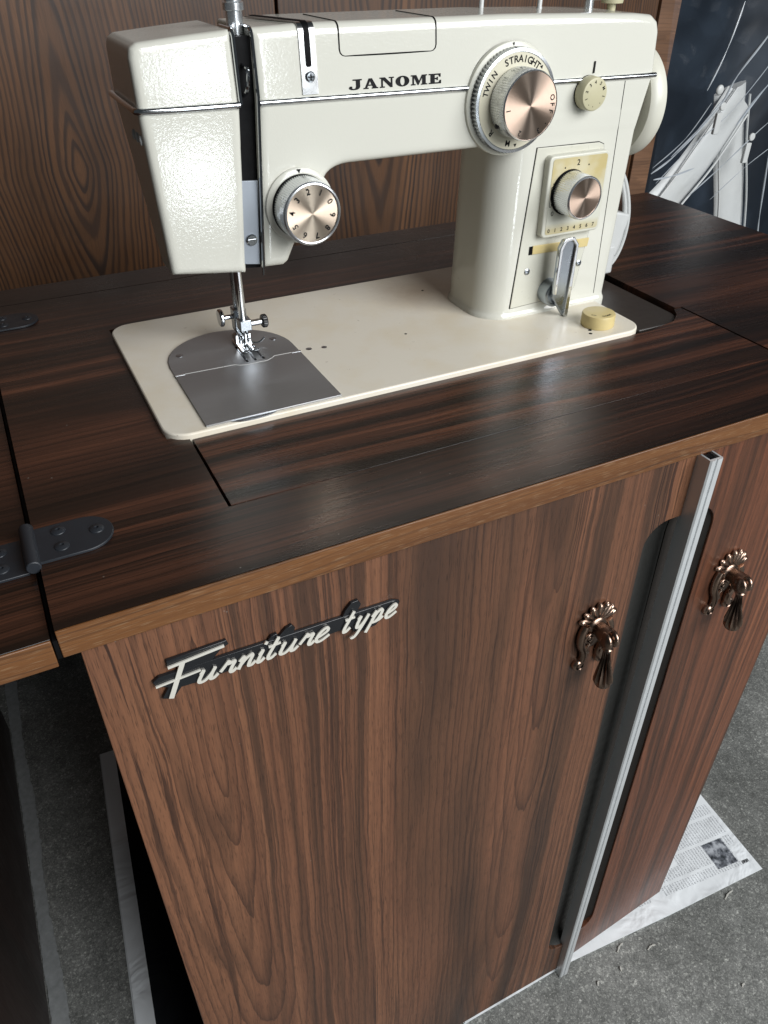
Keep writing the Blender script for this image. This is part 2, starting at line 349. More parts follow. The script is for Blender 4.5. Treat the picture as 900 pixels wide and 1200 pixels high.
def concrete():
    n = NT('worn_concrete')
    a = n.noise(n.co, 3.0, 6, 0.65); b = n.noise(n.co, 38, 9, 0.78); s = n.voro(n.co, 260)
    base = n.ramp(n.math('ADD', n.math('MULTIPLY', a, 0.55), n.math('MULTIPLY', b, 0.45)), [(0.34, (0.065, 0.067, 0.061)), (0.5, (0.155, 0.158, 0.148)), (0.66, (0.29, 0.292, 0.275))])
    sp = n.map(n.noise(n.co, 420, 4, 0.75), 0.56, 0.70, 0.0, 0.6)
    col = n.mix(sp, base, (0.46, 0.46, 0.44))
    dk = n.map(n.noise(n.comb(*[n.math('ADD', q, 5.0) for q in n.xyz()]), 300, 4, 0.75), 0.55, 0.66, 0.0, 0.65)
    col = n.mix(dk, col, (0.05, 0.05, 0.048))
    for scl, amt in ((330, 0.27), (760, 0.34)):
        g_ = n.N.new('ShaderNodeSeparateColor'); n.L.new(n.voro(n.co, scl, out='Color'), g_.inputs[0])
        col = n.mix(amt, col, n.mix(1.0, col, n.ramp(g_.outputs[0], [(0.0, (0.25, 0.25, 0.25)), (0.5, (0.9, 0.9, 0.9)), (0.86, (1.3, 1.3, 1.3)), (1.0, (3.4, 3.4, 3.3))]), 'MULTIPLY'))
    n.bump(n.math('ADD', n.noise(n.co, 160, 5, 0.7), n.math('MULTIPLY', b, 1.0)), 0.4, 0.002)
    return n.set(Base_Color=col, Roughness=0.85)
M['concrete'] = concrete()
M['mortar'] = plain('pale_mortar', (0.24, 0.25, 0.25), 0.9, vary=0.2, scale=120)
M['debris'] = plain('pale_chip', (0.45, 0.44, 0.40), 0.9, vary=0.1)
M['paper'] = plain('newsprint', (0.62, 0.65, 0.66), 0.85, spec=0.2, vary=0.03, scale=14)

# ------------------------------------------------------------------ setting: floor
bm = nb()
box(bm, (-3500, -3500, -FLOOR-60), (4500, 4000, -FLOOR))
fl = obj('floor', bm, M['concrete'], angle=0); fl['kind'] = 'structure'

# ------------------------------------------------------------------ wooden board wall behind the cabinet
WY = 750
wall = thing('board_wall', 'brown wooden wall of grained boards behind the sewing machine', 'wall', (230, WY, -FLOOR))
M['cedar_eye'] = cedar('cedar_board_with_eye', -0.160, 0.878, 0.46, 1.0, rings=230)
M['cedar_arch'] = cedar('cedar_board_with_arches', 0.311, 1.12, 0.20, 5.0, rings=190, dmax=0.09)
M['cedar_side'] = cedar('cedar_board_plain', 0.9, 0.4, 0.05, 7.0, rings=190)
for (x0, x1, mm) in ((-1300, -303, 'cedar_side'), (-300, 379, 'cedar_eye'), (383, 1096, 'cedar_arch')):
    bm = nb(); box(bm, (x0, WY, -FLOOR), (x1, WY+18, 1300)); obj('board', bm, M[mm], wall, bevel=1.2)
bm = nb(); box(bm, (-1300, WY+19, -FLOOR), (1096, WY+40, 1300)); obj('backing', bm, M['black'], wall)
bm = nb(); box(bm, (1097, WY-6, -FLOOR), (1143, WY+60, 1300)); obj('end_trim', bm, M['trim_wood'], wall, bevel=1.0)

# ------------------------------------------------------------------ things standing beyond the right end of the cabinet
def sheet(bm, org, du, dv, nu, nv, disp):
    g = [[bm.verts.new(Vector(org)+Vector(du)*(i/nu)+Vector(dv)*(j/nv)+disp(i/nu, j/nv)) for j in range(nv+1)] for i in range(nu+1)]
    for i in range(nu):
        for j in range(nv): bm.faces.new((g[i][j], g[i+1][j], g[i+1][j+1], g[i][j+1]))
n_ = NT('glossy_black_sheet'); n_.bump(n_.noise(n_.co, 5, 2, 0.5, 0.5), 0.35, 0.02); M['black_sheet'] = n_.set(Base_Color=(0.006, 0.009, 0.014), Roughness=0.36)
n_ = NT('clear_film'); f_ = n_.noise(n_.co, 6, 2, 0.5, 0.6); n_.bump(n_.math('ADD', n_.voro(n_.co, 10), n_.math('MULTIPLY', n_.voro(n_.co, 23), 0.4)), 0.8, 0.03)
M['film'] = n_.set(Base_Color=(0.40, 0.55, 0.75), Roughness=0.14, Alpha=n_.map(f_, 0.45, 0.75, 0.01, 0.07))
bm = nb()
sheet(bm, (1120, 860, -FLOOR), (1700, -20, 0), (0, 60, 2200), 40, 40, lambda a, b: Vector((0, 14*math.sin(a*31+b*5)+9*math.sin(a*13-b*17), 0)))
t = obj('black_plastic_sheet', bm, M['black_sheet'], base=(1900, 860, -FLOOR), angle=80)
t['label'] = 'glossy black plastic sheet hanging behind the white forked frame'; t['category'] = 'plastic sheet'
mo = t.modifiers.new('thick', 'SOLIDIFY'); mo.thickness = 0.0015
frame = thing('forked_frame', 'white forked plastic frame wrapped in clear film beyond the table', 'frame', (960, 425, -FLOOR))
def bar(bm, pts, w0, d0):
    P = smooth_path(pts, 5); tube(bm, P, w0, 12, flat=d0/w0, upv=(0, 1, 0))
bm = nb(); bar(bm, [(610, 420, -420), (760, 420, -140), (872, 420, -37), (925, 420, 20), (974, 420, 92)], [26, 30, 34, 32, 22][0] if 0 else 31, 9); obj('curved_limb', bm, M['white_plastic'], frame)
bm = nb(); bar(bm, [(962, 428, 104), (985, 428, 30), (1018, 428, -60), (1045, 428, -160), (1090, 428, -420), (1150, 428, -830)], 30, 9); obj('straight_limb', bm, M['white_plastic'], frame)
for pts in ([(735, 409, -150), (850, 409, -30), (905, 409, 40), (956, 409, 108)], [(800, 409, -150), (896, 409, -48), (946, 409, 5), (990, 409, 70)], [(958, 417, 96), (960, 417, 20), (986, 417, -60), (1012, 417, -160)], [(994, 417, 96), (1012, 417, 30), (1046, 417, -60), (1074, 417, -160)]):
    bm = nb(); tube(bm, smooth_path(pts, 6), 1.6, 8); obj('limb_edge', bm, M['white_plastic'], frame)
film = thing('film_bag', 'crumpled clear plastic bag with bright creases around the white frame', 'plastic bag', (980, 395, -FLOOR))
bm = nb(); sheet(bm, (775, 398, -FLOOR), (640, -10, 0), (40, 0, 1300), 40, 50, lambda a, b: Vector((0, 10*math.sin(a*17+b*9)+6*math.sin(a*29-b*21), 0)))
obj('film', bm, M['film'], film, angle=80)
M['crease'] = plain('bright_film_crease', (0.36, 0.39, 0.42), 0.15, vary=0.15)
for (pts, r) in (([(800, 388, 10), (840, 386, 34), (900, 384, 90), (922, 384, 128), (975, 384, 190), (1040, 384, 290)], 1.7), ([(905, 386, 215), (890, 384, 160), (872, 386, 112)], 1.6),
                 ([(945, 386, 62), (985, 384, 110), (1040, 384, 150), (1110, 384, 215)], 2.2), ([(1010, 386, 105), (1028, 384, 20), (1050, 386, -80), (1065, 386, -140)], 1.7),
                 ([(805, 386, 2), (838, 384, 4), (880, 386, 10)], 1.6), ([(830, 386, 30), (870, 386, 62), (905, 384, 100)], 1.1), ([(880, 386, -30), (940, 386, 10), (1010, 386, 60), (1080, 386, 90)], 1.0), ([(800, 387, 18), (850, 386, 52), (885, 385, 96)], 0.8), ([(812, 387, -4), (862, 386, 38), (930, 385, 84), (1000, 385, 160)], 0.7), ([(930, 387, -40), (985, 386, 0), (1040, 386, 30)], 0.6)):
    bm = nb(); P = smooth_path(pts, 6); tube(bm, P, [0.85*r*(0.35+0.75*abs(math.sin(i*0.53))) for i in range(len(P))], 6); obj('crease', bm, M['crease'], film)
for (px, pz) in ((905, 76), (980, 30)):
    bm = nb(); box(bm, (px-5, 383, pz-22), (px+5, 388, pz+6)); lathe(bm, [(0, 0), (5.5, 0), (5.5, 3), (2.5, 3.2), (0, 3.2)], (px+3, 386, pz+14), (0, -1, 0), 16)
    obj('zip_slider', bm, M['white_plastic'], film, bevel=1)
bm = nb(); ball(bm, (893, 383, 112), 6.5, (1, .5, 1)); obj('snap_button', bm, M['white_plastic'], film)

# ------------------------------------------------------------------ sewing cabinet
cab = thing('sewing_cabinet', 'rosewood sewing cabinet with fold-out top, two doors and bronze drop pulls', 'cabinet', (228, 80, -FLOOR+5))
TF, TB, TT = -172, 300, 19      # front edge, rear seam, thickness of the top
bm = nb()
outer = [(-96, TF+1.2), (757, TF+1.2), (757, TB), (-96, TB)]
hole = [(16.8, -107), (504.3, -107), (504.3, 13), (497, 14), (497, 200), (2, 200), (2, -10), (16.8, -10)]
prism(bm, outer, -TT, 0, holes=[hole])
obj('tabletop', bm, M['top_wood'], cab, angle=30)
bm = nb(); box(bm, (-96, TF-.4, -TT), (757, TF+1.1, -0.1)); obj('edge_band', bm, M['edge_wood'], cab, bevel=0.5)
bm = nb(); box(bm, (-96, TB+1.0, -TT), (757, 345, 0)); obj('rear_strip', bm, M['top_wood'], cab, bevel=0.6)
bm = nb(); prism(bm, [(18.8, -105.8), (502.6, -105.8), (502.6, 12), (494, 12), (488, 2), (474, -9), (440, -15.8), (18.8, -17.5)], -TT, -0.25)
obj('filler_panel', bm, M['panel_wood'], cab, angle=30, bevel=0.25)
bm = nb(); prism(bm, rrect(434, -8, 489.5, 199, (2, 20, 3, 3)), -16, -2.2); obj('side_lid', bm, M['box_lid'], cab, bevel=1.2, label='dark brown plastic lid beside the machine bed')
bm = nb(); box(bm, (-12, -125, -90), (520, 215, -85)); box(bm, (-12, -125, -85), (-8, 215, -20)); box(bm, (516, -125, -85), (520, 215, -20)); box(bm, (-8, -125, -85), (516, -121, -20)); box(bm, (-8, 211, -85), (516, 215, -20))
obj('machine_well', bm, M['black'], cab)
# folding leaf on the left
bm = nb(); box(bm, (-560, TF+1.2, -TT-5), (-99.3, TB, -5)); obj('folding_leaf', bm, M['top_wood'], cab, bevel=0.3)
bm = nb(); box(bm, (-560, TF-.4, -TT-5), (-99.3, TF+1.1, -5.1)); obj('leaf_edge_band', bm, M['edge_wood'], cab, bevel=0.5)
bm = nb(); box(bm, (-98.5, TF, -TT), (-96.3, TB, -6)); obj('leaf_gap_shade', bm, M['black'], cab)
# hinges
def hinge(cx, cy, s=1.0):
    root = nb()
    W = 17*s
    right = [(cx+3, cy-W), (cx+30*s, cy-W)]+[(cx+30*s+W*1.02*math.cos(R(a)), cy+W*math.sin(R(a))) for a in range(-80, 81, 10)]+[(cx+30*s, cy+W), (cx+3, cy+W)]
    prism(root, right, 0.1, 2.0)
    left = [(2*cx-x, y) for x, y in right][::-1]
    prism(root, left, -4.9, -3.0)
    h = obj('hinge', root, M['hinge'], cab, bevel=0.4)
    bm = nb(); tube(bm, [(cx, cy-W-3, 1.5), (cx, cy+W+3, 1.5)], 4.2*s, 18); obj('hinge_barrel', bm, M['hinge'], h, bevel=0.6)
    for (dx, dy) in ((17, 9), (17, -7), (38, 1)):
        for sg in (1, -1):
            z = 2.0 if sg > 0 else -3.0
            bm = nb(); lathe(bm, [(4.4*s, 0), (4.2*s, .5), (2.8*s, 1.1), (1.3*s, 1.3), (1.2*s, .5), (0, .4)], (cx+sg*dx*s, cy+dy*s, z), (0, 0, 1), 20)
            obj('screw', bm, M['hinge'], h)
hinge(-99, -97); hinge(-99, 255)
# carcass
def yd(side, x, z):                # front face of the doors: both stand slightly ajar at the foot
    k = min(1, max(0, -z/834.0))
    if side < 0: return -165.5-18.5*k
    return -165.5-(13.5-13*(x-371)/171.0)*k
bm = nb()
ZB = -FLOOR+7
box(bm, (-84, -140, ZB), (-68, 296, -TT-1)); box(bm, (528, -140, ZB), (544, 296, -TT-1)); box(bm, (-68, 284, ZB), (528, 296, -TT-1)); box(bm, (-68, -140, ZB), (528, 284, ZB+18)); box(bm, (-68, -140, -130), (528, 284, -114))
obj('carcass', bm, M['dark_panel'], cab)
RX0, RX1, RZ0, RZ1, RR = 323, 398, -80, -762, 22
XM = 361
def door(name, side, x0, x1, m, label, dent):
    notch = []
    if side < 0:
        outl = [(x0, ZB+2), (x1, ZB+2)]
        outl += [(x1, RZ1)]+[(RX0+RR-RR*math.sin(R(a)), RZ1+RR-RR*math.cos(R(a))) for a in range(0, 91, 15)]
        outl += [(RX0+RR-RR*math.cos(R(a)), RZ0-RR+RR*math.sin(R(a))) for a in range(0, 91, 15)]+[(x1, RZ0)]
        outl += [(x1, -TT-1.5), (x0, -TT-1.5)]
    else:
        outl = [(x1, ZB+2), (x1, -TT-1.5), (x0, -TT-1.5), (x0, RZ0)]
        outl += [(RX1-RR+RR*math.sin(R(a)), RZ0-RR+RR*math.cos(R(a))) for a in range(0, 91, 15)]
        outl += [(RX1-RR+RR*math.cos(R(a)), RZ1+RR-RR*math.sin(R(a))) for a in range(0, 91, 15)]+[(x0, RZ1)]
        outl += [(x0, ZB+2)]
    bm = nb()
    prism(bm, outl, 0, 16, fn=lambda u, v, a: (u, yd(side, u, v)+a, v))
    d = obj(name, bm, m, cab, label=label, angle=25, bevel=0.6)
    # dished finger groove let into the door edge
    bm = nb(); N = 10; rows = []
    xa, xb = (RX0-1, x1) if side < 0 else (x0, RX1+1)
    zs = [RZ0+1, RZ0-4, RZ0-12, RZ0-26]+[RZ0-26-(RZ0-26-(RZ1+26))*i/12 for i in range(1, 12)]+[RZ1+26, RZ1+12, RZ1+4, RZ1-1]
    for z in zs:
        e = min(1, min(RZ0+1-z, z-(RZ1-1))/24.0); e = math.sqrt(max(0, 1-(1-e)**2))
        row = []
        for i in range(N+1):
            s = i/N; q = s if side < 0 else 1-s
            row.append(bm.verts.new((xa+(xb-xa)*s, yd(side, xa+(xb-xa)*s, z)+1.5+13.0*e*math.sin(min(1, q*1.3)*math.pi/2), z)))
        rows.append(row)
    for A, B in zip(rows[:-1], rows[1:]):
        for i in range(N): bm.faces.new((A[i], A[i+1], B[i+1], B[i]))
    obj('finger_groove', bm, M['recess'] if side < 0 else M['recess_brown'], d, angle=60)
    return d
door_l = door('door', -1, -87.5, XM-1, M['door_wood'], 'wide left door carrying a script badge', True)
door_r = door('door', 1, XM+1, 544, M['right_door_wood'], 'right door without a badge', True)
# aluminium closing strip between the doors: open channel standing proud
bm = nb()
def sp(s, a, z): return (357+(347-357)*s+a[0], -166+(-180+166)*s+a[1], z)
prof = [(0, 2), (0, -12.5), (1.2, -13.6), (4.2, -13.6), (4.8, -12.6), (6.2, -12.6), (6.8, -13.6), (11.5, -13.6), (12.5, -12.6), (12.5, 2), (11, 2), (11, -11), (1.6, -11), (1.6, 2)]
a = [bm.verts.new(sp(0, p, -22.5)) for p in prof]; b = [bm.verts.new(sp(1, p, -FLOOR+1.0)) for p in prof]
for i in range(len(prof)):
    j = (i+1) % len(prof); bm.faces.new((a[i], a[j], b[j], b[i]))
tr = tessellate_polygon([[Vector((p[0], p[1], 0)) for p in prof]])
for i, j, k in tr:
    bm.faces.new((a[i], a[j], a[k])); bm.faces.new((b[i], b[j], b[k]))
bmesh.ops.recalc_face_normals(bm, faces=bm.faces[:])
obj('closing_strip', bm, M['strip'], cab, angle=30)
bm = nb(); box(bm, (358.8, -174, -70), (367.8, -168, -24.5)); obj('strip_cap', bm, M['black_gloss'], cab)
# leaf support board swung out to the left, and a rail under the leaf
bm = nb(); box(bm, (-288, -150, -FLOOR+6), (-269, 560, -TT-6.5)); obj('leaf_support', bm, M['dark_panel'], cab, bevel=0.8)
bm = nb(); box(bm, (-268, 235, -86), (-86, 252, -44)); obj('leaf_rail', bm, M['edge_wood'], cab, bevel=0.8)

# ---- drop pulls
def pull(x, z, side):
    p = nb()
    y0 = yd(side, x, z)
    K = 0.86
    def at(a, b, c): return (x+K*a, y0-K*b, z+20-K*20+K*c)
    # shell of seven petals
    for k in range(-3, 4):
        an = R(90-k*24); rot = Matrix.Rotation(-an, 3, 'Y')
        ball(p, at(13*math.cos(an), 2.2, 14+13*math.sin(an)), K, (10.5, 3.8-0.25*abs(k), 4.3), rot, 14, 8)
        ball(p, at(18.5*math.cos(an), 3.0, 14+18.5*math.sin(an)), K, (4.2, 2.6, 2.7), rot, 10, 6)
    ball(p, at(0, 3, 8), K, (12.5, 5, 12)); ball(p, at(0, 2, -6), K, (9, 4, 14))
    for s in (-1, 1):
        tube(p, smooth_path([at(s*13, 3, 14), at(s*16.5, 3.5, 4), at(s*16, 4, -8), at(s*11, 4, -20), at(s*10, 3.6, -30), at(s*13.5, 3.4, -37)], 5), 3.7, 10)
        lathe(p, [(K*r_, K*h_) for r_, h_ in [(0, 0), (6.6, 0), (7.2, 3), (6.4, 6), (5.0, 7), (4.2, 6), (3.2, 5.6), (2.4, 6.6), (0, 7.4)]], at(s*13.5, 0, -38), (0, -1, 0), 22)
        th = [i*0.55 for i in range(18)]
        tube(p, [at(s*9.5+(1.2+q*0.62)*math.cos(q)*s, 7.2, -1+(1.2+q*0.62)*math.sin(q)) for q in th], 1.35, 8)
        tube(p, smooth_path([at(s*7, 6, -9), at(s*10, 6.5, -15), at(s*7, 6, -22)], 5), 1.5, 8)
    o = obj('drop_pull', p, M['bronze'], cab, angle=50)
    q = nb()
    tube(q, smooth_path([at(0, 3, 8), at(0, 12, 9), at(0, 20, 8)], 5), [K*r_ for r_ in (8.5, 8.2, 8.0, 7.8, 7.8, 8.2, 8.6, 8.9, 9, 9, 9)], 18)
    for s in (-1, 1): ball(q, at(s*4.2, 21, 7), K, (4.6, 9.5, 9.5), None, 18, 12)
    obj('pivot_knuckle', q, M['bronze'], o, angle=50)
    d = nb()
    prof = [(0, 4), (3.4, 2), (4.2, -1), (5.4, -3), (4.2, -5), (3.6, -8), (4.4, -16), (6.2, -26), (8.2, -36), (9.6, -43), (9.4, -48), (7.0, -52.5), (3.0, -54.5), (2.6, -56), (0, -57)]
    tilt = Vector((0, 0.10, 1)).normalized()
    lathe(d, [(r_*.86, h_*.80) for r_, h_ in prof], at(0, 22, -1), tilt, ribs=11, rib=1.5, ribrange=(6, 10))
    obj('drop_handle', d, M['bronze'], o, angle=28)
    return o
pull(287, -176, -1)
pull(437, -178, 1)

# ---- script badge
def yb(z): return yd(-1, 0, z)
def shear(u, v, u0, k=0.42): return (u0+u+k*v, v)
badge = None
bk = nb(); BZ = -74.0
def bkpoly(pts, a0=-0.2, a1=-2.6):
    prism(bk, pts, 0, 1, fn=lambda u, v, t: (u, yb(v)+a0+(a1-a0)*t, v))
bkpoly([(-55, BZ+8.5), (-56, BZ+12), (-52, BZ+14.5), (101, BZ+11.5), (106, BZ+9.0), (103, BZ+4), (70, BZ+1.5), (-30, BZ+0.0), (-44, BZ+1)])
bkpoly([(-53, BZ-3.5), (-49, BZ-5.5), (-45, BZ-4.5), (-38, BZ+4), (-48, BZ+4)], a1=-2.55)
bkpoly([(-42, BZ+11), (-36, BZ+21), (-46, BZ+20.5), (-46, BZ+25), (-10, BZ+25.5), (-9, BZ+22), (-14, BZ+20), (-22, BZ+12)], a1=-2.5)
bkpoly([(18, BZ+9), (15, BZ+14), (17, BZ+16.5), (21, BZ+17), (22, BZ+14), (27, BZ+19), (31, BZ+20), (33, BZ+17), (30, BZ+9)], a1=-2.5)
bkpoly([(63, BZ+9), (67, BZ+17), (71, BZ+21.5), (76, BZ+22), (78, BZ+18), (73, BZ+9)], a1=-2.5)
bkpoly([(70, BZ+4), (72, BZ-4), (75, BZ-6), (88, BZ-5), (92, BZ-1), (92, BZ+4)], a1=-2.45)
badge = obj('badge', bk, M['badge_back'], door_l, angle=30, bevel=0.3, label='black badge with bright raised script lettering')
st = nb()
cnt = [0]
def stroke(pts, wid=1.5, sm=6, depth=1.0):
    P = smooth_path([(u, v, 0) for u, v in pts], sm) if sm else [Vector((u, v, 0)) for u, v in pts]
    cnt[0] += 1; base = -3.7-0.02*cnt[0]
    L, Rr = [], []
    for i, p in enumerate(P):
        t = (P[min(i+1, len(P)-1)]-P[max(i-1, 0)])
        t = t.normalized() if t.length > 1e-6 else Vector((1, 0, 0)); nn = Vector((-t.y, t.x, 0))
        k = wid/2*(0.78+0.45*abs(t.y))
        y = base-0.0009*i
        row = []
        for s in (1, -1):
            q = p+nn*k*s
            row.append((st.verts.new((q.x, yb(q.y)+y, q.y)), st.verts.new((q.x, yb(q.y)+y+depth, q.y))))
        L.append(row)
    for A, B in zip(L[:-1], L[1:]):
        st.faces.new((A[0][0], A[1][0], B[1][0], B[0][0]))
        st.faces.new((A[0][0], B[0][0], B[0][1], A[0][1])); st.faces.new((A[1][0], A[1][1], B[1][1], B[1][0]))
    for A in (L[0], L[-1]): st.faces.new((A[0][0], A[0][1], A[1][1], A[1][0]))
H = 8.6
def glyph(strokes, u0, wid=1.95, z0=BZ, k=1.0):
    for s in strokes:
        stroke([(u0+u*H*k+0.45*v*H, z0+v*H) for u, v in s], wid)
# capital F
stroke([(-48, BZ-4.5), (-37.2, BZ+21)], 2.6, 0)
stroke([(-46, BZ+20.2), (-12, BZ+22.8)], 2.3, 0)
stroke([(-55, BZ+8.2), (-28, BZ+10.0)], 1.8, 0)
U_ = [[(0, .75), (.1, 1.0), (.05, .55), (.05, .15), (.25, 0), (.5, .15), (.72, .6), (.8, 1.0)], [(.8, 1.0), (.72, .4), (.78, .06), (.95, .02), (1.15, .3)]]
R_ = [[(0, .35), (.18, .8), (.3, 1.08), (.38, .85), (.6, .95), (.72, .9), (.66, .5), (.66, .15), (.82, 0), (1.0, .25)]]
N_ = [[(0, .7), (.15, 1.0), (.2, .85), (.12, 0)], [(.14, .3), (.35, .75), (.6, 1.0), (.74, .9), (.7, .4), (.74, .06), (.92, .02), (1.1, .28)]]
I_ = [[(0, .7), (.12, 1.0), (.06, .5), (.06, .1), (.22, 0), (.42, .28)]]
T_ = [[(.25, 1.75), (.12, 1.0), (.02, .35), (.1, .03), (.28, .03), (.5, .3)], [(-.2, 1.12), (.55, 1.18)]]
E_ = [[(-.05, .35), (.3, .5), (.62, .75), (.6, 1.0), (.38, 1.05), (.12, .75), (.05, .3), (.22, 0), (.5, .03), (.9, .35)]]
Y_ = [[(0, .8), (.12, 1.0), (.08, .5), (.14, .1), (.34, .03), (.6, .35), (.78, 1.0)], [(.78, 1.0), (.62, .2), (.4, -.6), (.2, -.85), (.05, -.72)]]
P_ = [[(0, .6), (.2, 1.0), (.14, .2), (.0, -.75)], [(.12, .3), (.3, .85), (.55, 1.05), (.74, .85), (.66, .3), (.4, .02), (.16, .1)], [(.5, .02), (.8, .12), (1.0, .35)]]
x = -31.5
for g, adv in ((U_, 11.0), (R_, 9.2), (N_, 10.6), (I_, 5.6), (T_, 6.6), (U_, 10.6), (R_, 9.2), (E_, 9)):
    glyph(g, x, k=1.2)
    if g is I_: stroke([(x+1.2+0.45*1.55*H, BZ+1.5*H), (x+1.9+0.45*1.7*H, BZ+1.68*H)], 1.9, 0)
    x += adv*1.2
x = 63.5
for g, adv in ((T_, 8.5), (Y_, 10.5), (P_, 10.8), (E_, 9)): glyph(g, x); x += adv
bmesh.ops.recalc_face_normals(st, faces=st.faces[:])
obj('script_lettering', st, M['badge_metal'], badge, angle=30)

# ------------------------------------------------------------------ sewing machine: cast body by distance field
def polysd(px, py, poly):
    P = np.array(poly, float); n = len(P)
    d = np.full(px.shape, 1e18); s = np.ones(px.shape)
    for i in range(n):
        a = P[i]; b = P[i-1]; e = b-a
        wx, wy = px-a[0], py-a[1]
        t = np.clip((wx*e[0]+wy*e[1])/(e@e), 0, 1)
        d = np.minimum(d, (wx-e[0]*t)**2+(wy-e[1]*t)**2)
        c1 = py >= a[1]; c2 = py < b[1]; c3 = e[0]*wy > e[1]*wx
        s = np.where((c1 & c2 & c3) | (~c1 & ~c2 & ~c3), -s, s)
    return s*np.sqrt(d)
def rnd(a, b, r):
    a = a+r; b = b+r
    return np.minimum(np.maximum(a, b), 0)+np.hypot(np.maximum(a, 0), np.maximum(b, 0))-r
def smin(a, b, k):
    h = np.clip(0.5+0.5*(b-a)/k, 0, 1); return b+(a-b)*h-k*h*(1-h)
def surface_net(f, lo, hi, h):
    ax = [np.arange(lo[i], hi[i]+h, h) for i in range(3)]
    X, Y, Z = np.meshgrid(*ax, indexing='ij'); V = f(X, Y, Z)
    S = V < 0
    nx, ny, nz = [q-1 for q in V.shape]
    acc = np.zeros((nx, ny, nz, 3)); cnt = np.zeros((nx, ny, nz))
    co = [(i, j, k) for i in (0, 1) for j in (0, 1) for k in (0, 1)]
    sl = lambda o: tuple(slice(o[i], o[i]+(nx, ny, nz)[i]) for i in range(3))
    for a in co:
        for d in range(3):
            if a[d]: continue
            b = list(a); b[d] = 1; b = tuple(b)
            va, vb = V[sl(a)], V[sl(b)]; m = (va < 0) != (vb < 0)
            t = np.where(m, va/np.where(m, va-vb, 1), 0)
            for q in range(3): acc[..., q] += np.where(m, a[q]+(t if q == d else 0), 0)
            cnt += m
    act = cnt > 0; idx = -np.ones((nx, ny, nz), int); idx[act] = np.arange(act.sum())
    ci = np.argwhere(act); P = np.array(lo)+(ci+acc[act]/cnt[act][:, None])*h
    for _ in range(4):
        e = 0.05; v = f(P[:, 0], P[:, 1], P[:, 2])
        g = np.stack([(f(*(P+np.eye(3)[q]*e).T)-v)/e for q in range(3)], 1)
        P = P-g*(v/np.maximum((g*g).sum(1), .2))[:, None]*0.9
    F = []
    for d in range(3):
        u, w_ = (d+1) % 3, (d+2) % 3
        A = np.take(S, range(S.shape[d]-1), d); B = np.take(S, range(1, S.shape[d]), d)
        for i, j, k in np.argwhere(A != B):
            c = [i, j, k]
            if c[u] == 0 or c[w_] == 0 or c[u] >= (nx, ny, nz)[u] or c[w_] >= (nx, ny, nz)[w_]: continue
            q = []
            for du, dw in ((-1, -1), (0, -1), (0, 0), (-1, 0)):
                e = list(c); e[u] += du; e[w_] += dw; q.append(idx[tuple(e)])
            F.append(q if A[i, j, k] else q[::-1])
    return P, F
def net_obj(name, f, lo, hi, h, m, parent):
    P, F = surface_net(f, lo, hi, h)
    me = bpy.data.meshes.new(name); b = BASE[parent.name]
    me.from_pydata(((P-np.array(b))/1000).tolist(), [], F); me.update(); me.shade_smooth(); me.materials.append(m)
    o = bpy.data.objects.new(name, me); COL.objects.link(o); o.parent = parent; BASE[o.name] = b
    return o

mac = thing('sewing_machine', 'cream flatbed sewing machine with rose-gold dials set into the cabinet top', 'sewing machine', (215, 90, 0))
YF, YB = 55.0, 137.0
arc = [(158+20*math.cos(R(a))*0+20*(1-math.cos(R(a))), 141+10.8*math.sin(R(a))) for a in range(0, 91, 15)]
ARM = [(105.2, 85.5), (122, 85.0), (126, 87.5), (133, 101)]+arc+[(447.5, 152), (456, 193), (456, 224), (453.5, 231), (447, 235.5), (430, 237), (380, 238.5), (310, 240), (150, 240), (112, 238.5), (112, 197)]
def frontY(z): return YF+np.maximum(z-196, 0)*0.085
def f_body(X, Y, Z):
    if X.ndim == 3:
        d2 = polysd(X[:, 0, :], Z[:, 0, :], ARM)[:, None, :]+np.zeros_like(X)
    else: d2 = polysd(X, Z, ARM)
    a = rnd(d2+0.0, np.maximum((frontY(Z)-Y)*0.99, Y-YB), 5.5)
    xr = 442.5+5*np.clip(Z/150, 0, 1)
    # column: plan outline with a big soft corner on the left front
    wl = np.maximum(312-4*np.clip(1-Z/150, 0, 1)-X, X-xr)
    c = np.where(X < 380, rnd(wl, np.maximum(YF-Y, Y-YB), 27), rnd(wl, np.maximum(YF-Y, Y-YB), 6))
    c = np.maximum(c, np.maximum(-3-Z, Z-170))
    ft = np.where(X < 380, rnd(wl-1.5, np.maximum(YF-1.5-Y, Y-YB-1.5), 28), rnd(wl-1.5, np.maximum(YF-1.5-Y, Y-YB-1.5), 7))
    ft = rnd(ft, np.maximum(-3-Z, Z-6.5), 1.5)
    c = smin(c, ft, 5)
    return smin(a, c, 0.8)
body = net_obj('cast_body', f_body, (98, 44, -6), (464, 150, 246), 2.0, M['paint'], mac)
COV = [(38.5, 89.0), (93.0, 83.0), (99.6, 196), (99.0, 238.2), (70, 236.0), (39, 233.2), (34.5, 230.5), (33.2, 225), (33.2, 190)]
def f_cov(X, Y, Z):
    d2 = polysd(X[:, 0, :], Z[:, 0, :], COV)[:, None, :]+np.zeros_like(X) if X.ndim == 3 else polysd(X, Z, COV)
    fy = YF-0.5+np.maximum(Z-196, 0)*0.085+np.maximum(196-Z, 0)*0.022+(99-X)*0.035
    return rnd(d2, np.maximum(fy-Y, (Y-YB+np.maximum(196-Z, 0)*0.42)*0.92), 4.5)
cover = net_obj('face_cover', f_cov, (28, 48, 76), (106, 144, 244), 2.0, M['paint'], mac)
def fronty(x, z, off=0):
    """front surface of the arm or the face cover"""
    y = YF+max(z-196, 0)*0.085
    if x < 101: y += -0.5+(99-x)*0.035+max(196-z, 0)*0.022
    return y-off
